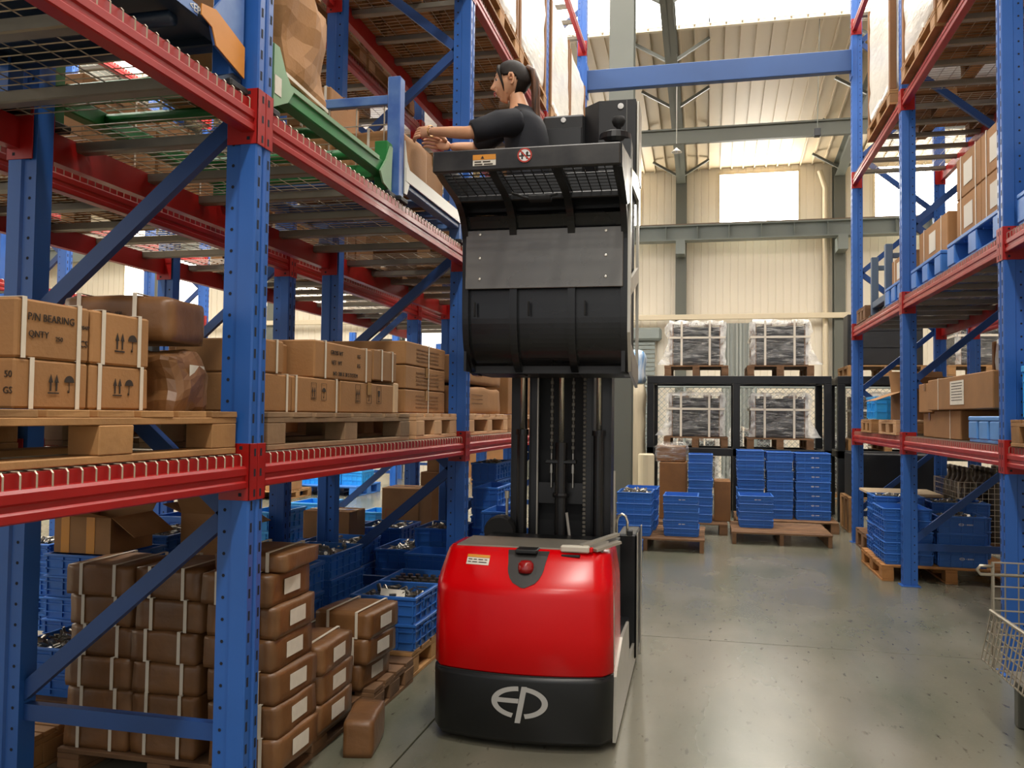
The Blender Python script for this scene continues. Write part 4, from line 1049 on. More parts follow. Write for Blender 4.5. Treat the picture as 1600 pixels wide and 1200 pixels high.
# kraft bundles on low pallets
pallet(.92, .90, (-2.07, 3.39, 0), 'low dark pallet under the brown strapped bundles beside the near left post', m=WOODD, h=.10, nb=6)
nb_ = 0
def bundle(x, y, z, lab, rz=0., dims=(.295, .335, .120), paper=True, st=(-.075, .075)):
    global nb_; nb_ += 1
    o = carton(dims, (x, y, z), lab, rz, 'strapped kraft bundles', KRAFT, tuple(('x', q_) for q_ in st), False, dict(r=.011, n=6, amp=.007, seed=nb_, fs=9.), 'bundle', 'strapped_bundle')
    if paper: MB().box(0, .0012, -.06, .07, .03, .09).obj('paper_label', PAPER, o, (dims[0]/2+.0035, 0, 0))
    return o
COLN = ['left', 'middle', 'right']
for r_ in range(6):
    for c_ in range(3):
        lean = (.045*(1-r_/5) if c_ == 2 else .0)+random.uniform(-.010, .010)
        bundle(-2.37+c_*.308+lean, 2.955+.17+random.uniform(-.012, .012)-(.02 if c_ == 2 else 0), .101+r_*.1215, f'brown kraft bundle with white straps, {("topmost" if r_ == 5 else ORD[r_]+" row from floor")} in the {COLN[c_]} front column', random.uniform(-.03, .03))
bundle(-1.74, 3.16, .101+6*.1215, 'film wrapped brown bundle lying on top of the right front bundle column', .06, (.30, .33, .07), False)
for c_, nn in ((1, 4), (2, 3)):
    for r_ in range(nn): bundle(-2.37+c_*.308+.03+random.uniform(-.01, .01), 3.49+random.uniform(-.012, .012), .101+r_*.1215, f'brown kraft bundle, {ORD[r_]} row, {COLN[c_]} column behind the front bundle wall', random.uniform(-.06, .06))
pallet(1.0, .56, (-2.05, 4.125, 0), 'broken dark pallet under the spilling end of the kraft bundles', m=WOODD, h=.13, nb=4)
for c_, nn in ((1, 2), (2, 3)):
    for r_ in range(nn): bundle(-2.36+c_*.315+.05*r_*(c_-1)*.3+random.uniform(-.01, .01), 3.98+random.uniform(-.012, .012), .131+r_*.1215, f'brown kraft bundle, {ORD[r_]} row of the low {COLN[c_]} pile beside the blue totes', random.uniform(-.10, .10))
o = bundle(-1.46, 3.52, .001, 'brown paper bundle fallen on the floor beside the bundle pallets', .2, (.13, .30, .15), False, ())
# EPAL pallet with two short tote stacks
t = pallet(.56, .83, (-1.85, 4.84, 0), 'pale EPAL marked pallet under two blue tote stacks beside the truck', m=mat('epal_wood', '#c08f58', .75, var=.25, vscale=6, bump=.2, bscale=40), nb=5)
text('EPAL', .05, t, (.225, -.417, .055), '-y', mat('brand_burn', '#5a3418', .8), 'burned_mark')
s_, dm_ = stack('at the front of the EPAL pallet', .375, .40, .147, 2, (-1.755, 4.645, .1445)), (.375, .40, .147)
fill(s_[-1], dm_, 'loose shiny metal parts under a card in the front EPAL pallet tote', 1)
c_ = MB().cbox(-.08, .06, -.05, .05, 0, .003, .001).obj('card_sheet', PAPER, None, (-1.74, 4.60, .1445+.147*2-.02)); c_.rotation_euler = (R(18), R(6), R(20))
tag(c_, 'grey beige card lying on the metal parts in the front tote', 'card')
s_ = stack('behind the front one on the EPAL pallet', .375, .40, .147, 2, (-1.745, 5.06, .1445))
fill(s_[-1], dm_, 'upright steel sleeves standing in the rear EPAL pallet tote', 2, 'sleeve', .75)
# totes under the left racks, placed by what they stand beside
pallet(1.0, .94, (-3.2, 3.75, 0), 'dark pallet under the leaning blue tote stacks at far left', m=WOODD)
q, d_ = stack_px('at the left frame edge behind the rear post', 36, 78, 850, 4.27, .45, h=.108); fill(q[-1], d_, 'silver scrap parts heaped in the leftmost tall tote', 3, full=.95)
q, dA = stack_px('under the orange taped open carton', 70, 176, 868, 3.77, .43, h=.11)
zA = .145+dA[2]*len(q)
a, b = atY(82, 860, 3.8), atY(170, 860, 3.8)
o = open_box((b.x-a.x, .34, .19), ((a.x+b.x)/2, 3.98, zA+.004), 'open brown carton with orange tape standing on the blue totes at left', m=CARD, flaps=((0, 15), (1, -35), (2, 50), (3, 15)), tapes=2)
q, d_ = stack_px('low and near the rear left post full of metal', 14, 112, 1012, 3.32, .42, base=.145, h=.13, pre='blue tote'); fill(q[-1], d_, 'metal parts under a black sheet in the near low tote', 4, full=.9)
pallet(.7, .42, (-2.96, 3.03, 0), 'pale pallet showing behind the rear left post', m=WOOD)
q, d_ = stack_px('behind the open carton heaped with silver parts', 198, 264, 836, 4.35, .5, h=.12); fill(q[-1], d_, 'silver parts heaped in the tote behind the open carton', 5, full=.97)
pallet(1.15, 1.0, (-3.2, 4.75, 0), 'pallet under the dark totes behind the kraft bundles', m=WOODD)
a, b = atY(240, 806, 4.88), atY(345, 806, 4.88)
tote(b.x-a.x, .38, .32, ((a.x+b.x)/2, 5.08, a.z-.32), 'large bright blue bin behind the torn carton under the left beam', m=TOTE)
tote(b.x-a.x, .38, a.z-.32-.145, ((a.x+b.x)/2, 5.08, .1445), 'dark blue bin carrying the large bright bin', m=TOTE)
q, dT = stack_px('under the torn upright carton behind the bundles', 262, 352, 884, 4.15, .36, h=.14)
zT = .145+dT[2]*len(q); a, b = atY(278, 870, 4.2), atY(352, 870, 4.2)
open_box((b.x-a.x, .26, .27), ((a.x+b.x)/2, 4.35, zT+.004), 'torn upright open carton beneath the left beam next to the post', flaps=((0, 60), (1, -25), (2, -20), (3, 20)), m=CARD)
TS = [('in the second bay nearest to the bundles', 392, 478, 884, 4.175, .22, 'scrap'), ('behind the nearest tote of the second bay', 428, 518, 866, 4.74, .48, 'scrap'),
      ('standing right behind the second rear post', 463, 553, 850, 5.65, .5, 'scrap'), ('holding the plain square carton', 466, 560, 846, 6.25, .45, None),
      ('beyond the square carton with a light card', 556, 626, 824, 6.74, .5, 'scrap'), ('low behind the diagonal brace', 588, 642, 858, 5.95, .5, 'scrap'),
      ('beside the second front post at its left', 648, 712, 826, 6.0, .45, 'scrap'), ('low against the truck hood', 634, 700, 866, 5.62, .32, None),
      ('far under the second rack with a printed label', 386, 434, 800, 6.3, .5, None), ('beyond the second rack near the far boxes', 455, 505, 786, 8.3, .5, None),
      ('small in the second aisle by the big carton', 563, 600, 800, 8.9, .45, None),
      ('tall and dark right of the second front post', 738, 776, 724, 6.9, .6, 'scrap'), ('in the third bay beside the mast', 740, 776, 762, 6.25, .5, None), ('lowest by the truck mast', 752, 790, 800, 5.75, .4, None)]
for wh, xl_, xr_, yr_, Y_, dd, kd in TS:
    bright = wh.startswith(('far under', 'beyond the second', 'small in'))
    floorb = .133 if 'nearest to the bundles' in wh else .0
    q, d_ = stack_px(wh, xl_, xr_, yr_, Y_, dd, base=floorb, h=.15, m=TOTEL if bright else TOTE)
    if kd: fill(q[-1], d_, 'loose dark metal parts in the tote '+wh.split(',')[0], len(wh), full=.86)
    if 'square carton' in wh and 'holding' in wh:
        z_ = q[-1].location.z+d_[2]; a, b = atY(471, 840, 6.3), atY(544, 840, 6.3)
        carton((b.x-a.x, .32, .225), ((a.x+b.x)/2, 6.48, z_+.003), 'plain square brown carton on the totes behind the second rear post')
a, b = atY(593, 800, 7.35), atY(652, 800, 7.35)
pallet(.7, .6, ((a.x+b.x)/2, 7.6, 0), 'grey pallet under the big red stamped carton', m=WOODG, h=.3, nb=5)
o = carton((b.x-a.x, .36, .46), ((a.x+b.x)/2, 7.58, .302), 'big brown carton with red stamp standing under the second rack')
printed([rect(-.10, -.03, -.07, .07), rect(-.02, .01, -.08, .07)] and icon_frame(.13)+lines(5, .06, .022, 3, .008), o, (-.09, -.182, .12), '-y', REDINK, 'red_stamp')
a, b = atY(662, 740, 8.3), atY(700, 740, 8.3)
carton((b.x-a.x, .4, .31), ((a.x+b.x)/2, 8.6, .85), 'tall smooth brown carton beyond the second front post')
carton((b.x-a.x+.1, .5, .849), ((a.x+b.x)/2, 8.6, 0), 'large plain carton on the floor below the tall smooth one', m=CARDD)
# far floor beyond the second rack
pp = plastic_pallet(1.2, 1.1, (-6.5, 14.25, 0), 'blue plastic pallet on the far floor seen below the left beam', h=.18)
for i in range(3):
    for k in range(2): tote(.38, .55, .24, (-6.9+i*.4, 14.2, .181+k*.241), f'bright blue tote, {["left", "middle", "right"][i]} of the {["lower", "upper"][k]} row on the far plastic pallet', m=TOTEL, group='totes on the far plastic pallet')
t = pallet(1.2, 1.0, (-7.35, 13.2, 0), 'pale pallet of small brown cartons on the far floor', m=WOOD)
for i in range(3):
    for k in range(3): carton((.36, .6, .2), (-7.74+i*.39, 13.1, .146+k*.203), f'small brown carton, {["left", "middle", "right"][i]} of {["bottom", "middle", "top"][k]} layer on the far pallet', straps=(('x', 0.),), group='cartons on the far pallet', tape=False)
t = pallet(1.4, 1.0, (-4.75, 17.5, 0), 'pale pallet of dark bales far behind the left rack', m=WOOD)
for i in range(3): carton((.44, .9, .6), (-5.2+i*.46, 17.5, .146), f'dark brown bale, {["left", "middle", "right"][i]} one on the far pallet of bales', m=CARDD, tape=False)
# ---------------------------------------------------------------- left rack, first level
def lcart(y0, y1, z, h, depth, label, xf=-1.66, **k):
    return carton((depth, y1-y0-.006, h), (xf-depth/2, (y0+y1)/2, z), label, **k)
pallet(.98, 1.20, (-2.06, 2.01, L1), 'pale wooden pallet carrying the bearing cartons on the near left beam', m=WOOD, nb=7, h=.142)
za = L1+.143
zl = [za, za+.127]
A0 = lcart(1.745, 2.005, zl[0], .126, .44, 'strapped brown carton with arrows and umbrella print, nearest on the lower layer', straps=(('y', -.075), ('y', .085)), tape=False)
B0 = lcart(2.007, 2.262, zl[0], .126, .40, 'strapped brown carton with arrows and umbrella print, lower layer beside the torn bag', straps=(('y', -.09), ('y', .09)), tape=False)
A1 = lcart(1.745, 2.005, zl[1], .150, .44, 'strapped brown carton lettered bearing and 250 pcs, upper layer', straps=(('y', -.105), ('y', .085)), tape=False)
B1 = lcart(2.007, 2.262, zl[1], .150, .40, 'strapped brown carton with small arrows print beside the lettered bearing carton', straps=(('y', -.08), ('y', .075)), tape=False)
for o_, h_, y1, y2 in ((A0, .05, -.0, .055), (B0, .05, -.015, .035), (B1, .055, -.01, .045)):
    printed(icon_up(h_), o_, (o_.dimensions.x/2 if False else (.22 if o_ in (A0, A1) else .20)+.0019, y1, .04), '+x')
    printed(icon_umb(h_), o_, ((.22 if o_ in (A0, A1) else .20)+.0019, y2, .04), '+x')
text('P/N BEARING', .027, A1, (.2219, -.012, .105), '+x', align='CENTER'); text('204/P', .015, A1, (.2219, .108, .095), '+x')
text('QNTY', .024, A1, (.2219, -.055, .062), '+x'); text('250', .017, A1, (.2219, .015, .055), '+x'); text('PCS', .026, A1, (.2219, .098, .050), '+x')
text('50', .024, A0, (.203, -.1289, .085), '-y'); text('GS', .024, A0, (.203, -.1289, .045), '-y')
lcart(1.43, 1.74, zl[0], .126, .42, 'brown carton on the lower layer partly cut by the picture edge', xf=-2.02, tape=False)
lcart(1.43, 1.74, zl[1], .150, .42, 'brown carton on the upper layer partly cut by the picture edge', xf=-2.02, tape=False)
lcart(1.95, 2.40, zl[0], .126, .38, 'brown carton hidden behind the bearing cartons, lower', xf=-2.12, tape=False)
lcart(1.95, 2.40, zl[1], .150, .38, 'brown carton hidden behind the bearing cartons, upper', xf=-2.12, tape=False)
a, b = atY(152, 500, 2.42), atY(278, 500, 2.42)
# torn bag-like carton at the pallet end, brown bundle above
o = carton((.30, .27, .20), (-1.80, 2.462, za), 'crumpled torn carton with red print at the pallet end by the post', .2, None, KRAFT, (), False, dict(r=.03, n=7, amp=.045, seed=5, fs=8., flat=True))
printed(lines(3, .08, .018, 6, .01), o, (.02, -.155, .06), '-y', REDINK, 'red_print'); printed([rect(-.07, .05, -.03, .03)], o, (.150, .02, .12), '+x', PAPER, 'paper_label')
text('永 極 業', .03, carton((.38, .25, .145), (-1.85, 2.45, za+.221), 'taped brown bundle with faded script leaning behind the bearing cartons', .10, None, KRAFT, (('x', -.12), ('x', .07)), False, dict(r=.03, n=8, amp=.012, seed=11), 'bundle', 'strapped_bundle'), (-.02, -.134, .075), '-y')
# goods on the second (back) row, first level, seen over the cartons
pallet(1.0, 1.15, (-3.32, 4.55, L1), 'wooden pallet on the second rack behind the near left post', m=WOOD)
zb_ = L1+.145
for k, (x_, y_, z_, w2, l2, h2, rz_) in enumerate(((-3.15, 4.28, zb_, .5, .42, .11, .05), (-3.15, 4.30, zb_+.115, .52, .42, .10, -.1), (-3.15, 4.28, zb_+.22, .5, .40, .11, .06), (-3.65, 4.3, zb_, .4, .42, .16, 0.), (-3.2, 4.85, zb_, .5, .4, .14, .0), (-3.2, 4.85, zb_+.145, .46, .38, .15, .2))):
    carton((w2, l2, h2), (x_, y_, z_), f'strapped brown carton, {["lowest of three", "middle of three", "topmost of three", "rearmost", "low right", "tilted upper"][k]} on the second rack pallet', rz_, 'cartons on the second rack', CARD, (('x', -.12), ('x', .12)), False)
pallet(1.0, 1.15, (-3.34, 6.3, L1), 'wooden pallet of mixed cartons on the second rack beyond its second post', m=WOOD)
for k, (x_, y_, z_, w2, l2, h2) in enumerate(((-3.2, 5.95, 0, .44, .4, .16), (-3.2, 6.4, 0, .44, .4, .16), (-3.65, 6.0, 0, .36, .4, .2), (-3.2, 5.95, .163, .40, .34, .17), (-3.62, 6.2, .203, .34, .36, .17), (-3.2, 5.97, .337, .36, .32, .15))):
    carton((w2, l2, h2), (x_, y_, zb_+z_), f'brown carton, {["first", "second", "third", "fourth", "fifth", "top"][k]} of the heap on the second rack beyond the post', 0, 'carton heap on the second rack', CARD, (('x', .05),), False)
g = thing('steel_frame_cage', 'dark grey steel stacking frame with clips on the second rack', 'cage', (-3.2, 3.46, L1))
for sx in (-1, 1):
    for sy in (-1, 1): MB().cbox(-.03, .03, -.03, .03, 0, .62, .004).obj('post', mat('cage_grey', '#4a4f52', .45, .3), g, (sx*.34, sy*.45, 0))
for sy in (-1, 1):
    for z_ in (.12, .42): MB().bar((-.34, sy*.45, z_), (.34, sy*.45, z_), .04, .05).obj('rail', MATS['cage_grey'], g)
for sx in (-1, 1): MB().bar((sx*.34, -.45, .12), (sx*.34, .45, .12), .04, .05).obj('rail', MATS['cage_grey'], g)
MB().box(-.34, .34, -.45, .45, .07, .09).obj('base_sheet', MATS['cage_grey'], g)
# second bay, first level
pallet(.98, 1.52, (-2.07, 3.60, L1), 'grey weathered pallet under the cartons on the second left bay', m=WOODG, nb=8, h=.142)
S0, S1 = za, za+.150
lcart(2.90, 3.175, S0, .150, .42, 'strapped brown carton, first on the lower layer right of the near post', straps=(('y', -.1), ('y', .09)), tape=False)
o = lcart(3.18, 3.632, S0, .150, .42, 'brown carton with two framed care icons, lower layer second bay', straps=(('y', -.2), ('y', .19)), tape=False)
for y_, ic in ((-.04, icon_up), (.06, icon_umb)): printed(ic(.05)+icon_frame(.062), o, (.2119, y_, .06), '+x')
o = lcart(3.64, 4.32, S0, .150, .42, 'brown carton with three framed care icons on the grey pallet', tape=True)
for y_, ic in ((-.14, icon_up), (.0, icon_umb), (.13, icon_glass)): printed(ic(.06)+icon_frame(.075), o, (.2119, y_, .055), '+x')
lcart(4.325, 4.40, S0, .165, .42, 'carton end coloured pale as if lit at the far side of the grey pallet', m=mat('lit_carton_end', '#c9ab86', .7, var=.1), tape=False)  # white-lit carton side put into the pale colour of this end block
lcart(2.90, 3.10, S1+.002, .13, .36, 'brown carton with a slanted strap, upper layer right of the near post', straps=(('y', .04),), tape=False)
lcart(3.11, 3.36, S1+.002, .14, .42, 'plain brown carton, upper layer second from the near post', xf=-1.78, tape=True)
o = lcart(3.37, 4.02, S1+.002, .165, .42, 'brown carton printed gross and net weight on the upper layer', straps=(('y', -.22), ('y', .24)), tape=False)
for t_, y_, z_ in (('GROSS WT', -.10, .12), ('KG', .15, .12), ('NET  WT', -.10, .075), ('KG', .15, .075), ('NO. 208 X 30 S SYSTEM', .0, .025)): text(t_, .027, o, (.2119, y_, z_), '+x')
lcart(4.03, 4.36, S1+.017, .16, .42, 'brown carton with two straps at the end of the upper layer', straps=(('y', -.05), ('y', .1)), tape=False)
for k, (x_, y_) in enumerate(((-2.3, 3.05), (-2.3, 3.5), (-2.3, 3.95))):
    carton((.42, .42, .15), (x_, y_, S0), f'brown carton, {["first", "middle", "last"][k]} in the hidden rear row of the grey pallet', tape=False)
pallet(.98, .78, (-2.07, 4.86, L1), 'pale thin pallet with red board ends under printed cartons', m=mat('fresh_wood', '#cda277', .75, var=.2, vscale=6), nb=5, h=.145, kind='block')
zc_ = L1+.147
for k in range(3):
    o = lcart(4.50, 5.24, zc_+k*.137, .133, .7, f'wide brown carton with faint lines of print, {["lowest", "middle", "topmost"][k]} before the second post', straps=(('y', .03),), tape=k < 2)
    printed(lines(4, .42, .022, 20+k, .007), o, (.3519, .02, .095), '+x', mat('faint_ink', '#7b5836', .8))
# third bay
pallet(.98, 1.15, (-2.07, 6.1, L1), 'pale pallet with red and white board ends behind the order picker', m=MATS['fresh_wood'], nb=6, h=.145)
for k in range(2):
    o = lcart(5.55, 6.6, zc_+k*.213, .198, .8, f'film taped brown carton, {["lower", "upper"][k]} one left of the truck mast', xf=-1.62, soft=dict(r=.03, n=8, amp=.012, seed=40+k), tape=False)
    printed(lines(3, .3, .03, 30+k, .008), o, (.4045, -.2, .13), '+x', MATS['faint_ink'])
pallet(.98, 1.1, (-2.07, 7.35, L1), 'pale pallet hidden behind the mast on the left rack', m=MATS['fresh_wood'], nb=6, h=.145)
lcart(6.85, 7.8, zc_, .42, .9, 'big brown carton behind the mast on the left rack', xf=-1.62)
# row B, third bay: small goods seen through the gap
for k in range(7):
    carton((.34, .34, .2), (-3.05-.36*(k % 2), 8.4+.38*(k//2), L1+.0), f'brown carton number {k+1} of the low row far along the second rack'.replace('number %d' % (k+1), ['nearest', 'second nearest', 'third nearest', 'fourth nearest', 'fifth nearest', 'sixth nearest', 'farthest'][k]), group='far low cartons on the second rack')
tote(.36, .5, .24, (-3.3, 9.9, L1+.205), 'bright cyan tote far along the second rack above the low cartons', m=TOTEL) if False else None
# tyres and cartons on the distant rack
for k in range(5):
    o = MB().lathe([(.20, -.09), (.32, -.11), (.36, -.07), (.37, 0), (.36, .07), (.32, .11), (.20, .09), (.19, 0), (.20, -.09)], 24).obj('tyre', RUB, None, (-6.2, 15.8+(k % 3)*.76, 2.457+.11+(k//3)*.222), smooth=False)
    tag(o, f'black ribbed tyre, {["near lower", "middle lower", "far lower", "near upper", "middle upper"][k]} one lying on the farthest small rack', 'tyre', 'tyres on the farthest rack')
for k in range(6):
    carton((.5, .42, .3), (-7.3, 8.5+(k % 3)*.5, 1.308+(k//3)*.303), f'distant brown carton, {["near", "middle", "far"][k % 3]} in the {["lower", "upper"][k//3]} row of the rack across the aisle', group='cartons on the distant rack')
# ---------------------------------------------------------------- left rack, second level
def cage(name, label, loc, w_, d, h, base_m, post_m, foot=.12, panel=True, mesh_back=False, rail=True, bz=(.10, .17)):
    """steel stillage: origin at its foot centre; w_ along x, d along y"""
    g = thing(name, label, 'stillage', loc)
    for sx in (-1, 1):
        for sy in (-1, 1):
            MB().cbox(-.035, .035, -.035, .035, .0, h, .004).obj('post', post_m, g, (sx*(w_/2-.035), sy*(d/2-.035), 0))
            MB().cbox(-.055, .055, -.055, .055, 0, .03, .008).obj('foot', BLACKM if foot else base_m, g, (sx*(w_/2-.035), sy*(d/2-.035), 0))
    for sx in (-1, 1): MB().cbox(-.03, .03, -d/2+.07, d/2-.07, bz[0], bz[1], .005).obj('base_beam', base_m, g, (sx*(w_/2-.035), 0, 0))
    for sy in (-1, 1): MB().cbox(-w_/2+.07, w_/2-.07, -.03, .03, bz[0], bz[1], .005).obj('base_beam', base_m, g, (0, sy*(d/2-.035), 0))
    for k in range(3): MB().tube([(-w_/2+.06, -d*.25+d*.25*k, .14), (w_/2-.06, -d*.25+d*.25*k, .14)], .025, 10).obj('cross_tube', base_m, g, smooth=True)
    if panel: MB().box(-w_/2+.04, w_/2-.04, -d/2+.04, d/2-.04, .188, .194).obj('base_sheet', DBLUE if base_m is DBLUE else WOODG, g)
    else:
        mb = MB()
        for i in range(int(d/.12)): mb.tube([(-w_/2+.04, -d/2+.1+i*.12, .19), (w_/2-.04, -d/2+.1+i*.12, .19)], .004, 4, caps=False)
        for i in range(int(w_/.12)): mb.tube([(-w_/2+.1+i*.12, -d/2+.04, .185), (-w_/2+.1+i*.12, d/2-.04, .185)], .004, 4, caps=False)
        tag(mb.obj('base_mesh', ZINC, g), kind='stuff')
    if mesh_back:
        mb = MB()
        for y in (-d/2+.035,):
            for i in range(6): x = -w_/2+.1+i*(w_-.2)/5; mb.tube([(x, y, .19), (x, y, h-.12)], .004, 4, caps=False)
            for i in range(3): mb.tube([(-w_/2+.06, y, .3+i*.12), (w_/2-.06, y, .3+i*.12)], .004, 4, caps=False)
        tag(mb.obj('side_mesh', ZINC, g), kind='stuff')
    if rail:
        for sy in (-1, 1): MB().cbox(-w_/2+.07, w_/2-.07, -.02, .02, h-.14, h-.09, .004).obj('top_rail', post_m, g, (0, sy*(d/2-.035), 0))
    return g
# navy stillage with orange corner and <EP> lettering, above the near left bay
g = cage('stacking_cage', 'navy stacking cage with orange corner plate above the near left beam', (-2.06, 2.002, L2), .96, 1.20, .72, DBLUE, BLUE, bz=(.155, .195))
MB().prism([(.40, .20), (.40, .15), (.425, .10), (.595, .058), (.595, .44), (.54, .44), (.47, .28)], .482, .490, 'x').obj('corner_plate', BLUEG, g)
MB().prism([(.34, .198), (.34, .162), (.40, .148), (.425, .098), (.597, .056), (.597, .165), (.42, .215)], .491, .495, 'x').obj('orange_plate', ORANGE, g)
MB().prism([(.44, .0), (.60, .0), (.60, .06), (.55, .06)], .40, .48, 'x').obj('foot_block', DBLUE, g)
text('<EP>', .036, g, (.4815, .335, .176), '+x', WHITE, 'lettering'); text('500', .034, g, (.4815, .20, .176), '+x', WHITE, 'lettering')
MB().box(.478, .4805, -.5, .34, .157, .194).obj('face_strip', BLUEG, g)
carton((.80, .98, .60), (-2.06, 1.97, L2+.196), 'large wrapped brown carton inside the navy stacking cage', m=CARDD, straps=(('y', .1),), soft=dict(r=.04, n=9, amp=.015, seed=77), tape=False)
# green stillage with crumpled cartons, second bay
g = cage('stacking_cage', 'green steel stacking cage on the second level right of the near post', (-2.07, 3.400, L2), .98, 1.28, .285, GREEN, GREEN, panel=False, rail=False)
MB().prism([(.05, .035), (.16, .09), (.205, .145), (.14, .20), (.09, .275), (.05, .275)], .492, .500, 'x').obj('corner_plate', GREENL, g, (0, -.64, 0))
MB().prism([(-.18, .10), (-.14, .05), (-.04, .03), (-.02, .26), (-.05, .26), (-.10, .18)], .492, .500, 'x').obj('corner_plate', GREENL, g, (0, .64, 0))
MB().box(.485, .4935, -.46, .46, .152, .172).obj('pale_edge', GREENL, g)  # paler green strip along the top of the base beam
MB().box(.5005, .502, -.585, -.535, .09, .16).obj('card_tag', PAPER, g)
zg = L2+.20
o = carton((.62, .40, .42), (-1.90, 3.10, zg), 'tall crumpled brown carton bulging out of the green cage', .05, None, CARD, (('z', 0),), False, dict(r=.03, n=8, amp=.045, seed=21, fs=5., flat=True))
o = carton((.56, .34, .36), (-1.90, 3.12, zg+.45), 'crushed brown carton sagging on top of the bulging one', -.08, None, CARD, (), False, dict(r=.04, n=8, amp=.06, seed=23, fs=6., flat=True))
MB().tube([(.24, .06, .36), (.30, .10, .30), (.31, .12, .12), (.27, .14, .02)], [.05, .045, .03, .02], 8).obj('torn_film', FILMW, o, smooth=True)
# blue grey mesh stillage with cartons
g = cage('mesh_stillage', 'faded blue mesh stillage with a tall square post by the reaching hands', (-2.05, 4.668, L2), .98, 1.165, .66, BLUEG, BLUEG, panel=False, mesh_back=True)
MB().box(.492, .500, -.50, .53, .13, .20).obj('white_edge', mat('white_edge', '#bdbbb2', .4, .2), g)
MB().prism([(-.515, .06), (-.48, .06), (-.44, .13), (-.44, .20), (-.48, .24), (-.515, .34)], .492, .498, 'x').obj('corner_plate', MATS['white_edge'], g)
zm = L2+.20
def strip_box(x, y, z, dims, lab, **k): return carton(dims, (x, y, z), lab, m=CARD, tape=True, **k)
strip_box(-1.775, 4.40, zm, (.40, .42, .225), 'brown carton that the reaching hands hold inside the mesh stillage', soft=dict(r=.03, n=8, amp=.016, seed=31), straps=(('x', 0),))
strip_box(-2.21, 4.365, zm, (.46, .42, .26), 'long brown carton lying at the back of the mesh stillage')
strip_box(-2.12, 4.36, zm+.264, (.26, .38, .205), 'strapped brown carton on the long one in the mesh stillage', straps=(('x', -.04), ('x', .10)))
strip_box(-1.84, 4.88, zm, (.40, .38, .28), 'pale brown carton behind the held one in the mesh stillage')
strip_box(-2.27, 4.86, zm, (.40, .40, .30), 'brown carton in the far corner of the mesh stillage')
# pallets further along level two, both rows
for r_, (xc, rows) in enumerate(((-2.06, ((6.6, 'left'), (9.2, 'left'))), (-3.32, ((4.0, 'second'), (6.6, 'second'), (9.2, 'second'))))):
    for k, (y_, nm) in enumerate(rows):
        pallet(1.0, 1.15, (xc, y_-.1, L2), f'wooden pallet on the second level of the {nm} rack, {["near", "middle", "far"][k+(1-r_)]} bay', m=WOOD)
        for i in range(2):
            for j in range(2): carton((.46, .54, .34), (xc-.24+.48*i, y_-.38+.57*j, L2+.146), f'brown carton, {["rear", "front"][i]} {["near", "far"][j]} one on the second level pallet of the {nm} rack, {["near", "middle", "far"][k+(1-r_)]} bay', straps=(('y', .1),))
# third level: stretch wrapped loads
def wrapped_block(w_, d, h, loc, label, seed=0, pal=True, palab=''):
    o = carton((w_, d, h), (loc[0], loc[1], loc[2]+.146), label, m=WRAPW, soft=dict(r=.05, n=10, amp=.022, seed=seed), tape=False, cat='wrapped load', name='wrapped_load')
    for sx in (-1, 1):
        for sy in (-1, 1): MB().cbox(-.03, .03, -.03, .03, 0, h-.02, .005).obj('edge_board', CARDD, o, (sx*(w_/2-.025), sy*(d/2-.025), 0))
    pallet(w_+.02, d+.02, loc, palab, m=WOOD, nb=7, h=.144)
    return o
for k, (y_, hh) in enumerate(((1.35, 1.1), (3.95, 1.15), (6.05, 1.2), (7.25, 1.2), (8.65, 1.15), (9.85, 1.1))):
    nm = ['above the navy cage', 'above the green cage', 'behind the operator, nearer', 'behind the operator, farther', 'last but one before the pillar', 'next to the pillar'][k]
    wrapped_block(1.02, 1.14, hh, (-2.03, y_, L3), 'white film wrapped load on the third left level '+nm, 50+k, palab='wooden pallet on the third left level under the load '+nm)
for k, y_ in enumerate((4.0, 5.985, 7.18, 9.2)):
    nm = ['nearest', 'second', 'third', 'farthest'][k]
    wrapped_block(1.0, 1.12, 1.1, (-3.32, y_, L3), f'clear film wrapped load, {nm} on the third level of the second rack', 70+k, palab=f'wooden pallet, {nm} on the third level of the second rack')
# ---------------------------------------------------------------- right rack
def rcart(y0, y1, z, h, depth, label, xf=1.76, **k):
    return carton((depth, abs(y1-y0)-.006, h), (xf+depth/2, (y0+y1)/2, z), label, **k)
R1, R2, R3 = L1, L2, L3
# level one, far bay
pallet(.95, .62, (2.14, 9.45+.35, R1), 'small pale pallet under the blue tote at the far right bay', m=WOOD, nb=4, h=.14)
tote(.62, .50, .24, (2.02, 9.75, R1+.142), 'bright blue tote on a small pallet in the far right bay', m=TOTEL)
pallet(.95, .80, (2.14, 8.80-.1, R1), 'pale slatted pallet beside the far mid right post', m=MATS['fresh_wood'], nb=5, h=.14)
open_box((.5, .52, .26), (2.0, 8.75-.06, R1+.142), 'half open brown carton with loose flap beside the mid right post', flaps=((0, 30), (3, -20), (1, 10), (2, 60)))
carton((.42, .42, .20), (2.0, 7.62, R1), 'pale brown crate like carton right of the mid right post', m=CARD)
pallet(.95, .80, (2.16, 7.35-.1, R1), 'pale wood pallet half hidden behind the brown cartons at right', m=WOOD, nb=5, h=.06) if False else None
carton((.55, .42, .24), (2.03, 7.62, R1+.203), 'open topped brown carton with folded flap below the labelled box', m=CARD)
o = rcart(6.62, 7.36, R1, .215, .6, 'brown carton leaning low under the labelled carton at right', straps=(('y', -.1),), tape=False)
o = rcart(5.78, 7.38, R1+.218, .24, .55, 'long brown carton with a paper label and one white strap on the right rack', xf=1.72, straps=(('y', .48),), tape=False)
MB().box(-.0015, 0, -.17, .17, .02, .19).obj('paper_label', PAPER, o, (-.2768, -.02, .015)); printed(lines(7, .26, .02, 44, .005), o, (-.2785, -.02, .185), '-x')
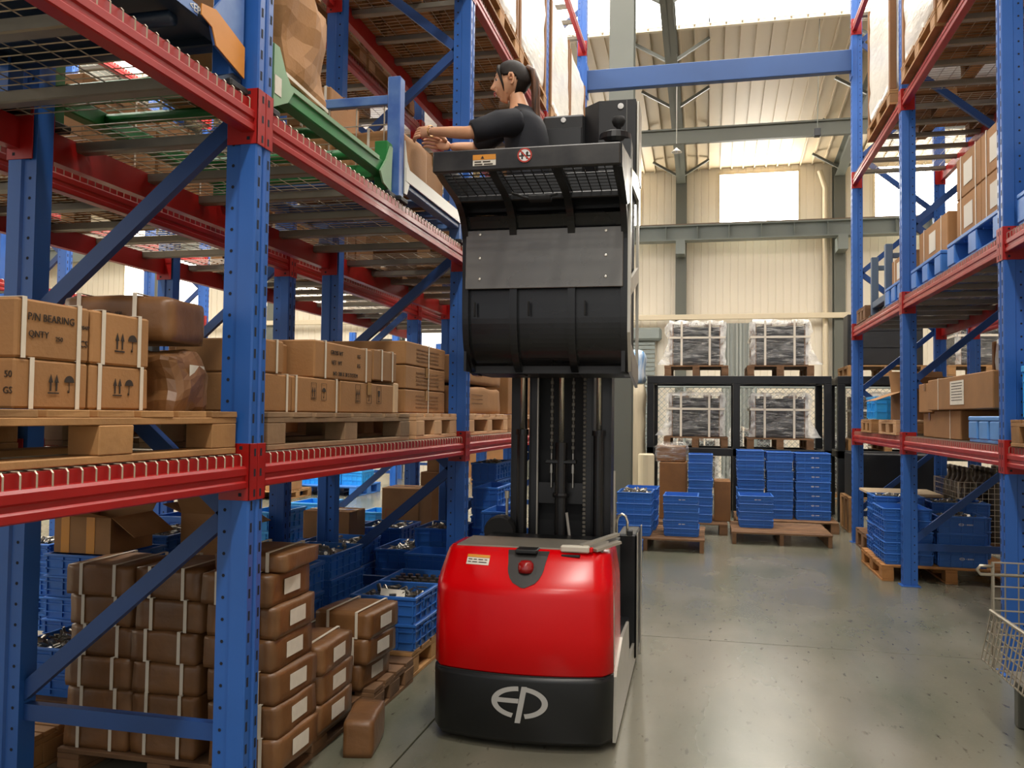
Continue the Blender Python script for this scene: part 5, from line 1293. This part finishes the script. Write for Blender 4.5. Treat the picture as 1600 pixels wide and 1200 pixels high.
carton((.5, .5, .42), (2.45, 5.98, R1+.46), 'tall tapered brown carton behind the labelled one beside the right post', .3, m=CARD, straps=())
carton((.6, .9, .459), (2.42-.02+.12, 6.2, R1), 'brown carton supporting the tall tapered one', m=CARD) if False else carton((.36, .5, .459), (2.48, 5.98, R1), 'brown carton below the tall tapered one beside the right post', .0, m=CARD)
plastic_pallet(.95, 1.0, (2.16, 6.06, R1), 'blue plastic pallet on its runners under the long labelled carton', h=.19) if False else None
for k in range(2):
    pass
pb = plastic_pallet(.60, .62, (2.0, 5.97-.15+.1, R1), 'blue plastic pallet end sticking out beside the right post', h=.17, m=mat('pallet_plastic_light', '#5b95d8', .45, var=.12))
pallet(.95, 1.1, (2.14, 4.75, R1), 'chunky pale pallet at the right frame edge under blue totes', m=WOOD, nb=6, h=.15)
tote(.5, .34, .30, (1.97, 5.10-.0, R1+.152), 'ribbed bright blue tote at the right edge, lower and farther one', m=TOTEL)
tote(.5, .40, .42, (1.97, 4.70, R1+.152), 'taller ribbed bright blue tote at the right edge of the frame', m=TOTEL)
# level two: blue plastic pallets with cartons
def pal_cartons(y0, y1, z, label, layers, names, n=2, h=.19, ch=.30, dep=.92):
    plastic_pallet(dep, y1-y0, (RX+.04+dep/2, (y0+y1)/2, z), label, h=h)
    L_ = (y1-y0-.06)/n
    for k in range(layers):
        for i in range(n):
            o = rcart(y0+.03+L_*i, y0+.03+L_*(i+1), z+h+.002+k*(ch+.002), ch, .82, f'brown printed carton, {["nearer", "farther"][min(i, 1)] if n > 1 else "single"} in the {["lower", "upper"][k]} layer {names}', straps=(('y', L_*.3), ('y', -L_*.3)), tape=False, rz=0, xf=RX+.10)
            for q_ in range(3): printed(icon_frame(.05)+icon_up(.04), o, (-.30+.16*q_-.0, -L_/2+.0015, ch*.62), '-y', MATS['faint_ink'])
            printed(lines(3, .5, .03, 60+i, .007), o, (-.05, -L_/2+.0015, ch*.45), '-y', MATS['faint_ink'])
            printed([rect(-.1, .1, -.08, .08)], o, (-.4119, 0, ch*.5), '-x', mat('paper_white', '#cfcabe', .7), 'paper_label')
pal_cartons(5.52, 6.72, R2, 'large blue plastic pallet on the second right level next to the near post', 2, 'on the large blue pallet', 2)
pal_cartons(6.90, 7.85, R2, 'blue plastic pallet on the second right level before the mid post', 1, 'on the blue pallet before the mid post', 1, ch=.30)
pal_cartons(8.22, 8.95, R2, 'blue plastic pallet on the second right level beyond the mid post', 1, 'on the blue pallet beyond the mid post', 1, ch=.26)
pal_cartons(4.05, 5.28, R2, 'blue plastic pallet at the right frame edge on the second level', 1, 'on the blue pallet at the frame edge', 2, ch=.34)
cage('stacking_cage', 'grey blue stacking cage with posts on the far second right level', (2.17, 9.42, R2), .9, .80, .66, mat('cage_slate', '#4d5f76', .45), MATS['cage_slate'], panel=True)
pallet(.95, .55, (2.15, 10.15+.02, R2), 'dark wooden pallet at the far end of the second right level', m=WOODD, nb=4, h=.16)
# level three: wrapped loads on pallets
for k, (y_, dd, hh) in enumerate(((8.85, 1.10, 1.25), (7.25, 1.10, 1.3), (6.07, 1.10, 1.2), (4.6, 1.1, 1.2), (10.0, .9, .9))):
    nm = ['beyond the mid post', 'above the blue pallets', 'next to the near post', 'at the frame edge', 'at the far end'][k]
    if k == 4: continue
    wrapped_block(1.02, dd, hh, (2.14, y_, R3), 'white film wrapped load on the third right level '+nm, 90+k, palab='wooden pallet on the third right level under the load '+nm)
# back right row goods
for k, (y_, z_) in enumerate(((6.7, L1), (9.3, L1), (6.7, L2), (9.3, L3))):
    nm = ['low near', 'low far', 'middle near', 'high far'][k]
    wrapped_block(1.0, 1.1, .85, (3.43, y_, z_), f'grey film wrapped load, {nm} on the back right rack', 110+k, palab=f'wooden pallet under the {nm} load on the back right rack')
# ---------------------------------------------------------------- right floor level
pallet(1.15, 1.05, (2.10, 8.74, 0), 'orange brown pallet under the blue totes behind the mid right post', m=mat('pallet_orange', '#b27a42', .75, var=.3, vscale=6, bump=.2, bscale=40), nb=7)
pallet(.78, .9, (2.06, 10.06, 0), 'dark wooden pallet sticking out at the far right rack end', m=WOODD, nb=5, h=.2)
stack('left of the mid right post at the aisle', .40, .53, .10, 5, (1.755, 8.52, .1445))
q2 = stack('behind the mid right post carrying steel bars', .44, .42, .14, 4, (1.80, 9.04, .1445), marks=True, mk=(3,)); fill(q2[-1], (.44, .42, .14), 'steel bars lying side by side in the rear right tote', 12, 'scrap', .9)
q = stack('right of the mid right post with white marks', .40, .42, .150, 3, (2.20, 8.47, .1445), marks=True, mk=(0, 2)); fill(q[-1], (.40, .42, .15), 'loose metal parts in the marked right tote', 13, full=.85)
q = stack('behind the white marked totes at right', .50, .42, .13, 4, (2.34, 9.02, .1445)); fill(q[-1], (.50, .42, .13), 'loose metal parts in the rear right stack', 14, full=.9)
o = MB().cbox(-.5, .5, -.3, .3, 0, .55, .004).obj('black_cabinet', BLACKM, None, (2.3, 11.9, .45)); tag(o, 'black flat steel cabinet behind the right rack at floor level', 'cabinet')
MB().box(-.48, .48, -.302, -.30, .02, .53).obj('front_panel', BLACK, o); pallet(1.1, .7, (2.3, 11.9, 0), 'tall pale pallet under the black cabinet', m=WOOD, h=.448, nb=5)
o = MB().cbox(-.36, .36, -.35, .35, 0, .03, .004).obj('plywood_board', mat('plywood', '#c9b391', .7, var=.15, vscale=8), None, (2.06, 10.1, .632)); tag(o, 'pale plywood board lying on a crate behind the blue totes', 'board')
open_box((.62, .6, .425), (2.10, 10.1, .203), 'wooden crate carrying the pale plywood board', flaps=(), m=WOODG, cat='crate')
# wire container full of dark bottles
def wire_box(label, loc, w_, d, h, name='wire_container', m=ZINC, step=.055, feet=True, rz=0.):
    g = thing(name, label, 'wire container', loc, rz); z0 = .1 if feet else 0
    def panel(nm, ax, o_, L, hh):
        mb = MB(); n = int(L/step)
        for i in range(n+1):
            u = -L/2+L*i/n; p = [(u, o_, z0), (u, o_, z0+hh)] if ax == 'y' else [(o_, u, z0), (o_, u, z0+hh)]; mb.tube(p, .0032, 4, caps=False)
        for i in range(int(hh/step/1.0)+1):
            z = z0+min(hh, i*step); p = [(-L/2, o_, z), (L/2, o_, z)] if ax == 'y' else [(o_, -L/2, z), (o_, L/2, z)]; mb.tube(p, .0035, 4, caps=False)
        tag(mb.obj(nm, m, g), kind='stuff')
    panel('front_mesh', 'y', -d/2, w_, h); panel('back_mesh', 'y', d/2, w_, h); panel('side_mesh', 'x', -w_/2, d, h); panel('side_mesh', 'x', w_/2, d, h)
    for sx in (-1, 1):
        for sy in (-1, 1): MB().tube([(sx*w_/2, sy*d/2, 0), (sx*w_/2, sy*d/2, z0+h)], .008, 6).obj('corner_post', m, g)
    MB().box(-w_/2, w_/2, -d/2, d/2, z0, z0+.006).obj('base_mesh', m, g)
    return g
wire_box('wire container packed with dark bottles behind the right blue totes', (2.98, 10.0, 0), .95, .95, .72)
BOT = MB().lathe([(.0, 0), (.072, 0), (.076, .02), (.076, .50), (.064, .58), (.03, .64), (.026, .70), (.034, .71), (.034, .75), (0, .76)], 12).mesh('bottle', mat('bottle_dark', '#4a4136', .3, .3, var=.2), True)
k = 0
for i in range(4):
    for j in range(5):
        o = put('gas_bottle', BOT, None, (2.64+i*.225, 9.64+j*.12*1.5, .204)); k += 1
        tag(o, f'dark steel bottle with narrow neck, row {["first", "second", "third", "fourth"][i]} and {ORD[j] if j else "nearest"} place in the wire container', 'bottle', 'bottles in the wire container')
MB().cbox(-.45, .45, -.45, .45, 0, .095, .004).obj('wooden_insert', WOODD, None, (2.98, 10.0, .107)); tag(bpy.data.objects['wooden_insert'], 'wooden insert board at the bottom of the bottle container', 'board')
# wire cage at the right frame edge: half-open front flap
g = thing('wire_cage', 'grey wire cage with its front flap folded down at the right picture edge', 'wire cage', (1.86, 4.05, 0))
def wire_panel(nm, P0, U, Vv, lu, lv, nu, nv, parent, lip=False):
    P0, U, Vv = V(P0), V(U).normalized(), V(Vv).normalized(); mb = MB()
    for i in range(nu+1): mb.tube([P0+U*(lu*i/nu), P0+U*(lu*i/nu)+Vv*lv], .0035, 5, caps=False)
    nn = U.cross(Vv)
    for j in range(nv+1): mb.tube([P0+Vv*(lv*j/nv)+nn*.006, P0+Vv*(lv*j/nv)+U*lu+nn*.006], .004, 5, caps=False)
    tag(mb.obj(nm, mat('cage_wire', '#a39b8a', .4, .7), parent), kind='stuff')
wire_panel('back_mesh', (-.51, .53, .24), (1, 0, 0), (0, 0, 1), 1.0, .52, 17, 9, g)
wire_panel('side_mesh', (.49, -.5, .24), (0, 1, 0), (0, 0, 1), 1.03, .52, 17, 9, g)
wire_panel('front_flap', (-.515, .53, .52), (0, -1, 0), (-.045, 0, -.23), 1.05, .235, 21, 5, g)
MB().tube([(-.515, .53, .525), (-.515, -.52, .525)], .010, 8).obj('flap_spring', MATS['cage_wire'], g)
MB().tube([(-.505, .53, .24), (-.505, .53, .76)], .008, 6).obj('corner_post', MATS['cage_wire'], g)
for x_, y_ in ((-.40, .46), (.42, .46), (-.40, -.44), (.42, -.44)): MB().cbox(-.03, .03, -.03, .03, 0, .235, .006).obj('foot', GSTEEL, g, (x_, y_, 0))
MB().box(-.46, .48, -.50, .52, .236, .242).obj('base_mesh', MATS['cage_wire'], g)
MB().tube([(-.505, .53, .74), (-.56, .53, .74), (-.575, .53, .72), (-.56, .53, .70), (-.30, .53, .70)], .008, 8).obj('latch_loop', MATS['cage_wire'], g, smooth=True)
# ---------------------------------------------------------------- end of the aisle: black racks with strapped loads, totes, pallets
def steel_rack(label, x0, x1, y0, y1, mids, zs=(1.00, 2.05)):
    g = thing('steel_rack', label, 'rack', ((x0+x1)/2, (y0+y1)/2, 0)); ox, oy = (x0+x1)/2, (y0+y1)/2
    for x in (x0+.05, *mids, x1-.05):
        for y in (y0+.05, y1-.05): MB().cbox(-.05, .05, -.05, .05, 0, zs[1]-.11, .004).obj('post', BLACK, g, (x-ox, y-oy, 0))
    for z in zs:
        for y in (y0+.05, y1-.05): MB().cbox(x0-ox, x1-ox, -.05, .05, z-.11, z, .004).obj('beam', BLACK, g, (0, y-oy, 0))
        for x in (x0+.05, *mids, x1-.05): MB().cbox(-.04, .04, y0-oy+.1, y1-oy-.1, z-.10, z-.005, .004).obj('cross_beam', BLACK, g, (x-ox, 0, 0))
    return g
steel_rack('black steel two tier rack at the end of the aisle', -.88, 1.70, 12.65, 13.75, (.40,))
steel_rack('second black steel rack standing behind the right pallet rack', 1.78, 4.4, 12.65, 13.75, (3.1,))
for k, (px0, px1, top) in enumerate(((1046, 1130, 1), (1177, 1262, 1), (1045, 1130, 0), (1178, 1260, 0))):
    z_ = 2.053 if top else 1.003; a, b = atY(px0, 560, 12.75), atY(px1, 560, 12.75); xc = (a.x+b.x)/2
    nm = ['upper left', 'upper right', 'lower left', 'lower right'][k]
    pallet(.92, .98, (xc+.0, 13.2, z_), f'brown pallet under the {nm} wrapped load on the black rack', m=WOODD, nb=6, h=.155)
    wrapped_load(.78, .86, .62, (xc, 13.2, z_+.157), f'strapped black steel load in torn clear film, {nm} on the black rack', 1 if k % 2 else -1, 5+k)
for k, (x_, z_) in enumerate(((2.45, 2.053), (3.75, 2.053), (2.45, 1.003), (3.75, 1.003))):
    nm = ['upper left', 'upper right', 'lower left', 'lower right'][k]
    pallet(1.05, .98, (x_, 13.2, z_), f'pale pallet, {nm} on the second black rack', m=WOOD, nb=6, h=.155)
    if k == 0:
        o = MB().cbox(-.5, .5, -.2, .2, 0, .74, .006).obj('black_panel_stack', BLACKM, None, (x_, 13.1, z_+.157)); tag(o, 'stack of plain black steel panels upright on the second black rack', 'steel panels')
        for q_ in range(3): MB().box(-.49, .49, -.215+.0-.01*q_*0, -.201, .02+q_*.24, .25+q_*.24).obj('panel', BLACKM, o)
    else: wrapped_block(.92, .88, .6, (x_, 13.2, z_+.157-.146), f'grey wrapped load, {nm} on the second black rack', 130+k, palab='x') if False else wrapped_load(.8, .86, .62, (x_, 13.2, z_+.157), f'film wrapped steel load, {nm} on the second black rack', 1, 20+k)
# pallets and tote stacks in front of it
pallet(1.25, 1.15, (-.655, 9.86, 0), 'dark brown pallet with two tote stacks next to the truck', m=WOODD, nb=7, kind='stringer', h=.142)
s_ = stack('on the dark pallet nearest to the truck', .37, .48, .118, 4, (-.79, 9.62, .1435)); fill(s_[-1], (.37, .48, .118), 'pale small parts in the tote stack nearest to the truck', 21, full=.95)
s_ = stack('behind the one nearest to the truck', .37, .48, .118, 4, (-.76, 10.14, .1435))
stack('with two white marks on the dark pallet', .37, .48, .088, 5, (-.285, 9.72, .1435), marks=True, mk=(1, 4))
s_ = tote(.30, .34, .13, (-.83, 9.10, .0), 'short blue tote beside the dark pallet and the truck')
pallet(.88, 1.0, (-.20, 11.25, 0), 'brown pallet under the tall narrow tote stack', m=WOODD, nb=6)
stack('tall and narrow behind the marked totes', .285, .40, .105, 8, (-.09, 10.99, .1445))
for k, (x_, y_, w2, h2) in enumerate(((.18, 11.25, .2, .5), (-.435, 11.3, .34, .72))):
    carton((w2, .5, h2), (x_, y_, .146), f'tall brown carton {["right", "left"][k]} of the tall narrow tote stack', m=CARDD)
o = carton((.36, .42, .2), (-.46, 11.32, .146+.726), 'brown carton under crumpled clear film behind the tall totes', m=CARDD); put('film', soft_mesh(.40, .46, .24, .06, 8, .05, 3, FILM, 'film'), o, (0, 0, .0))
o = open_box((.24, .3, .18), (-.90, 10.92, .0), 'flattened open brown carton with raised flaps behind the tote stacks', .4, flaps=((0, 10), (1, 50), (2, 20), (3, 60)))
o.location.z = .0
pallet(1.10, 1.05, (.82, 10.62, 0), 'brown pallet with the short tote stack in the middle of the floor', m=WOODD, nb=7, kind='stringer', h=.142)
stack('short one in front on the middle pallet', .385, .48, .094, 4, (.565, 10.74, .1435), marks=True, mk=(3,))
pallet(1.25, 1.0, (.98, 11.8, 0), 'dark pallet under three tall tote stacks before the black rack', m=WOODD, nb=6)
stack('leftmost of three tall ones before the black rack', .33, .42, .125, 7, (.55, 11.72, .1445), jit=.010)
stack('middle of three tall ones before the black rack', .32, .42, .123, 7, (.91, 11.72, .1445))
stack('rightmost of three tall ones with white marks', .42, .44, .122, 7, (1.32, 11.72, .1445), marks=True)
# wrapped tall goods beside the pillar
o = carton((.30, .34, 1.95), (-1.09, 13.2, .0), 'tall beige wrapped column of goods right of the steel pillar', m=mat('beige_wrap', '#cfc0a2', .5, var=.2, vscale=3, stretch=(4, 4, .6)), soft=dict(r=.05, n=9, amp=.02, seed=9), tape=False, cat='wrapped load', name='wrapped_goods')
o = MB().lathe([(.0, 0), (.11, 0), (.115, .02), (.115, .9), (.09, .92), (.09, .6), (0, .6)], 20, (-.86, 12.3, 0)).obj('cardboard_tube', mat('tube_beige', '#c9bda0', .6), smooth=False); tag(o, 'short beige cardboard tube standing by the wrapped column', 'tube')
o = carton((.26, .3, .5), (-1.07, 13.15, 1.96), 'blue and white plastic roll on top of the wrapped column', m=mat('roll_blue', '#4d94cf', .35, var=.9, vscale=6, hex2='#dfe6ea', stretch=(3, 3, .5)), soft=dict(r=.08, n=7, amp=.03, seed=4), tape=False, cat='plastic roll', name='plastic_roll')
# goods behind the black rack
for k, (x_, y_, hh) in enumerate(((-.3, 16.6, .9), (.9, 16.8, 1.1), (2.2, 16.4, 1.0), (3.4, 16.6, 1.2))):
    nm = ['leftmost', 'second', 'third', 'rightmost'][k]
    pallet(1.1, 1.0, (x_, y_, 0), f'pale pallet, {nm} of the row behind the wire fence', m=WOOD)
    wrapped_load(.95, .85, hh, (x_, y_, .147), f'film wrapped load, {nm} of the row behind the wire fence', 1, 30+k, top=False)
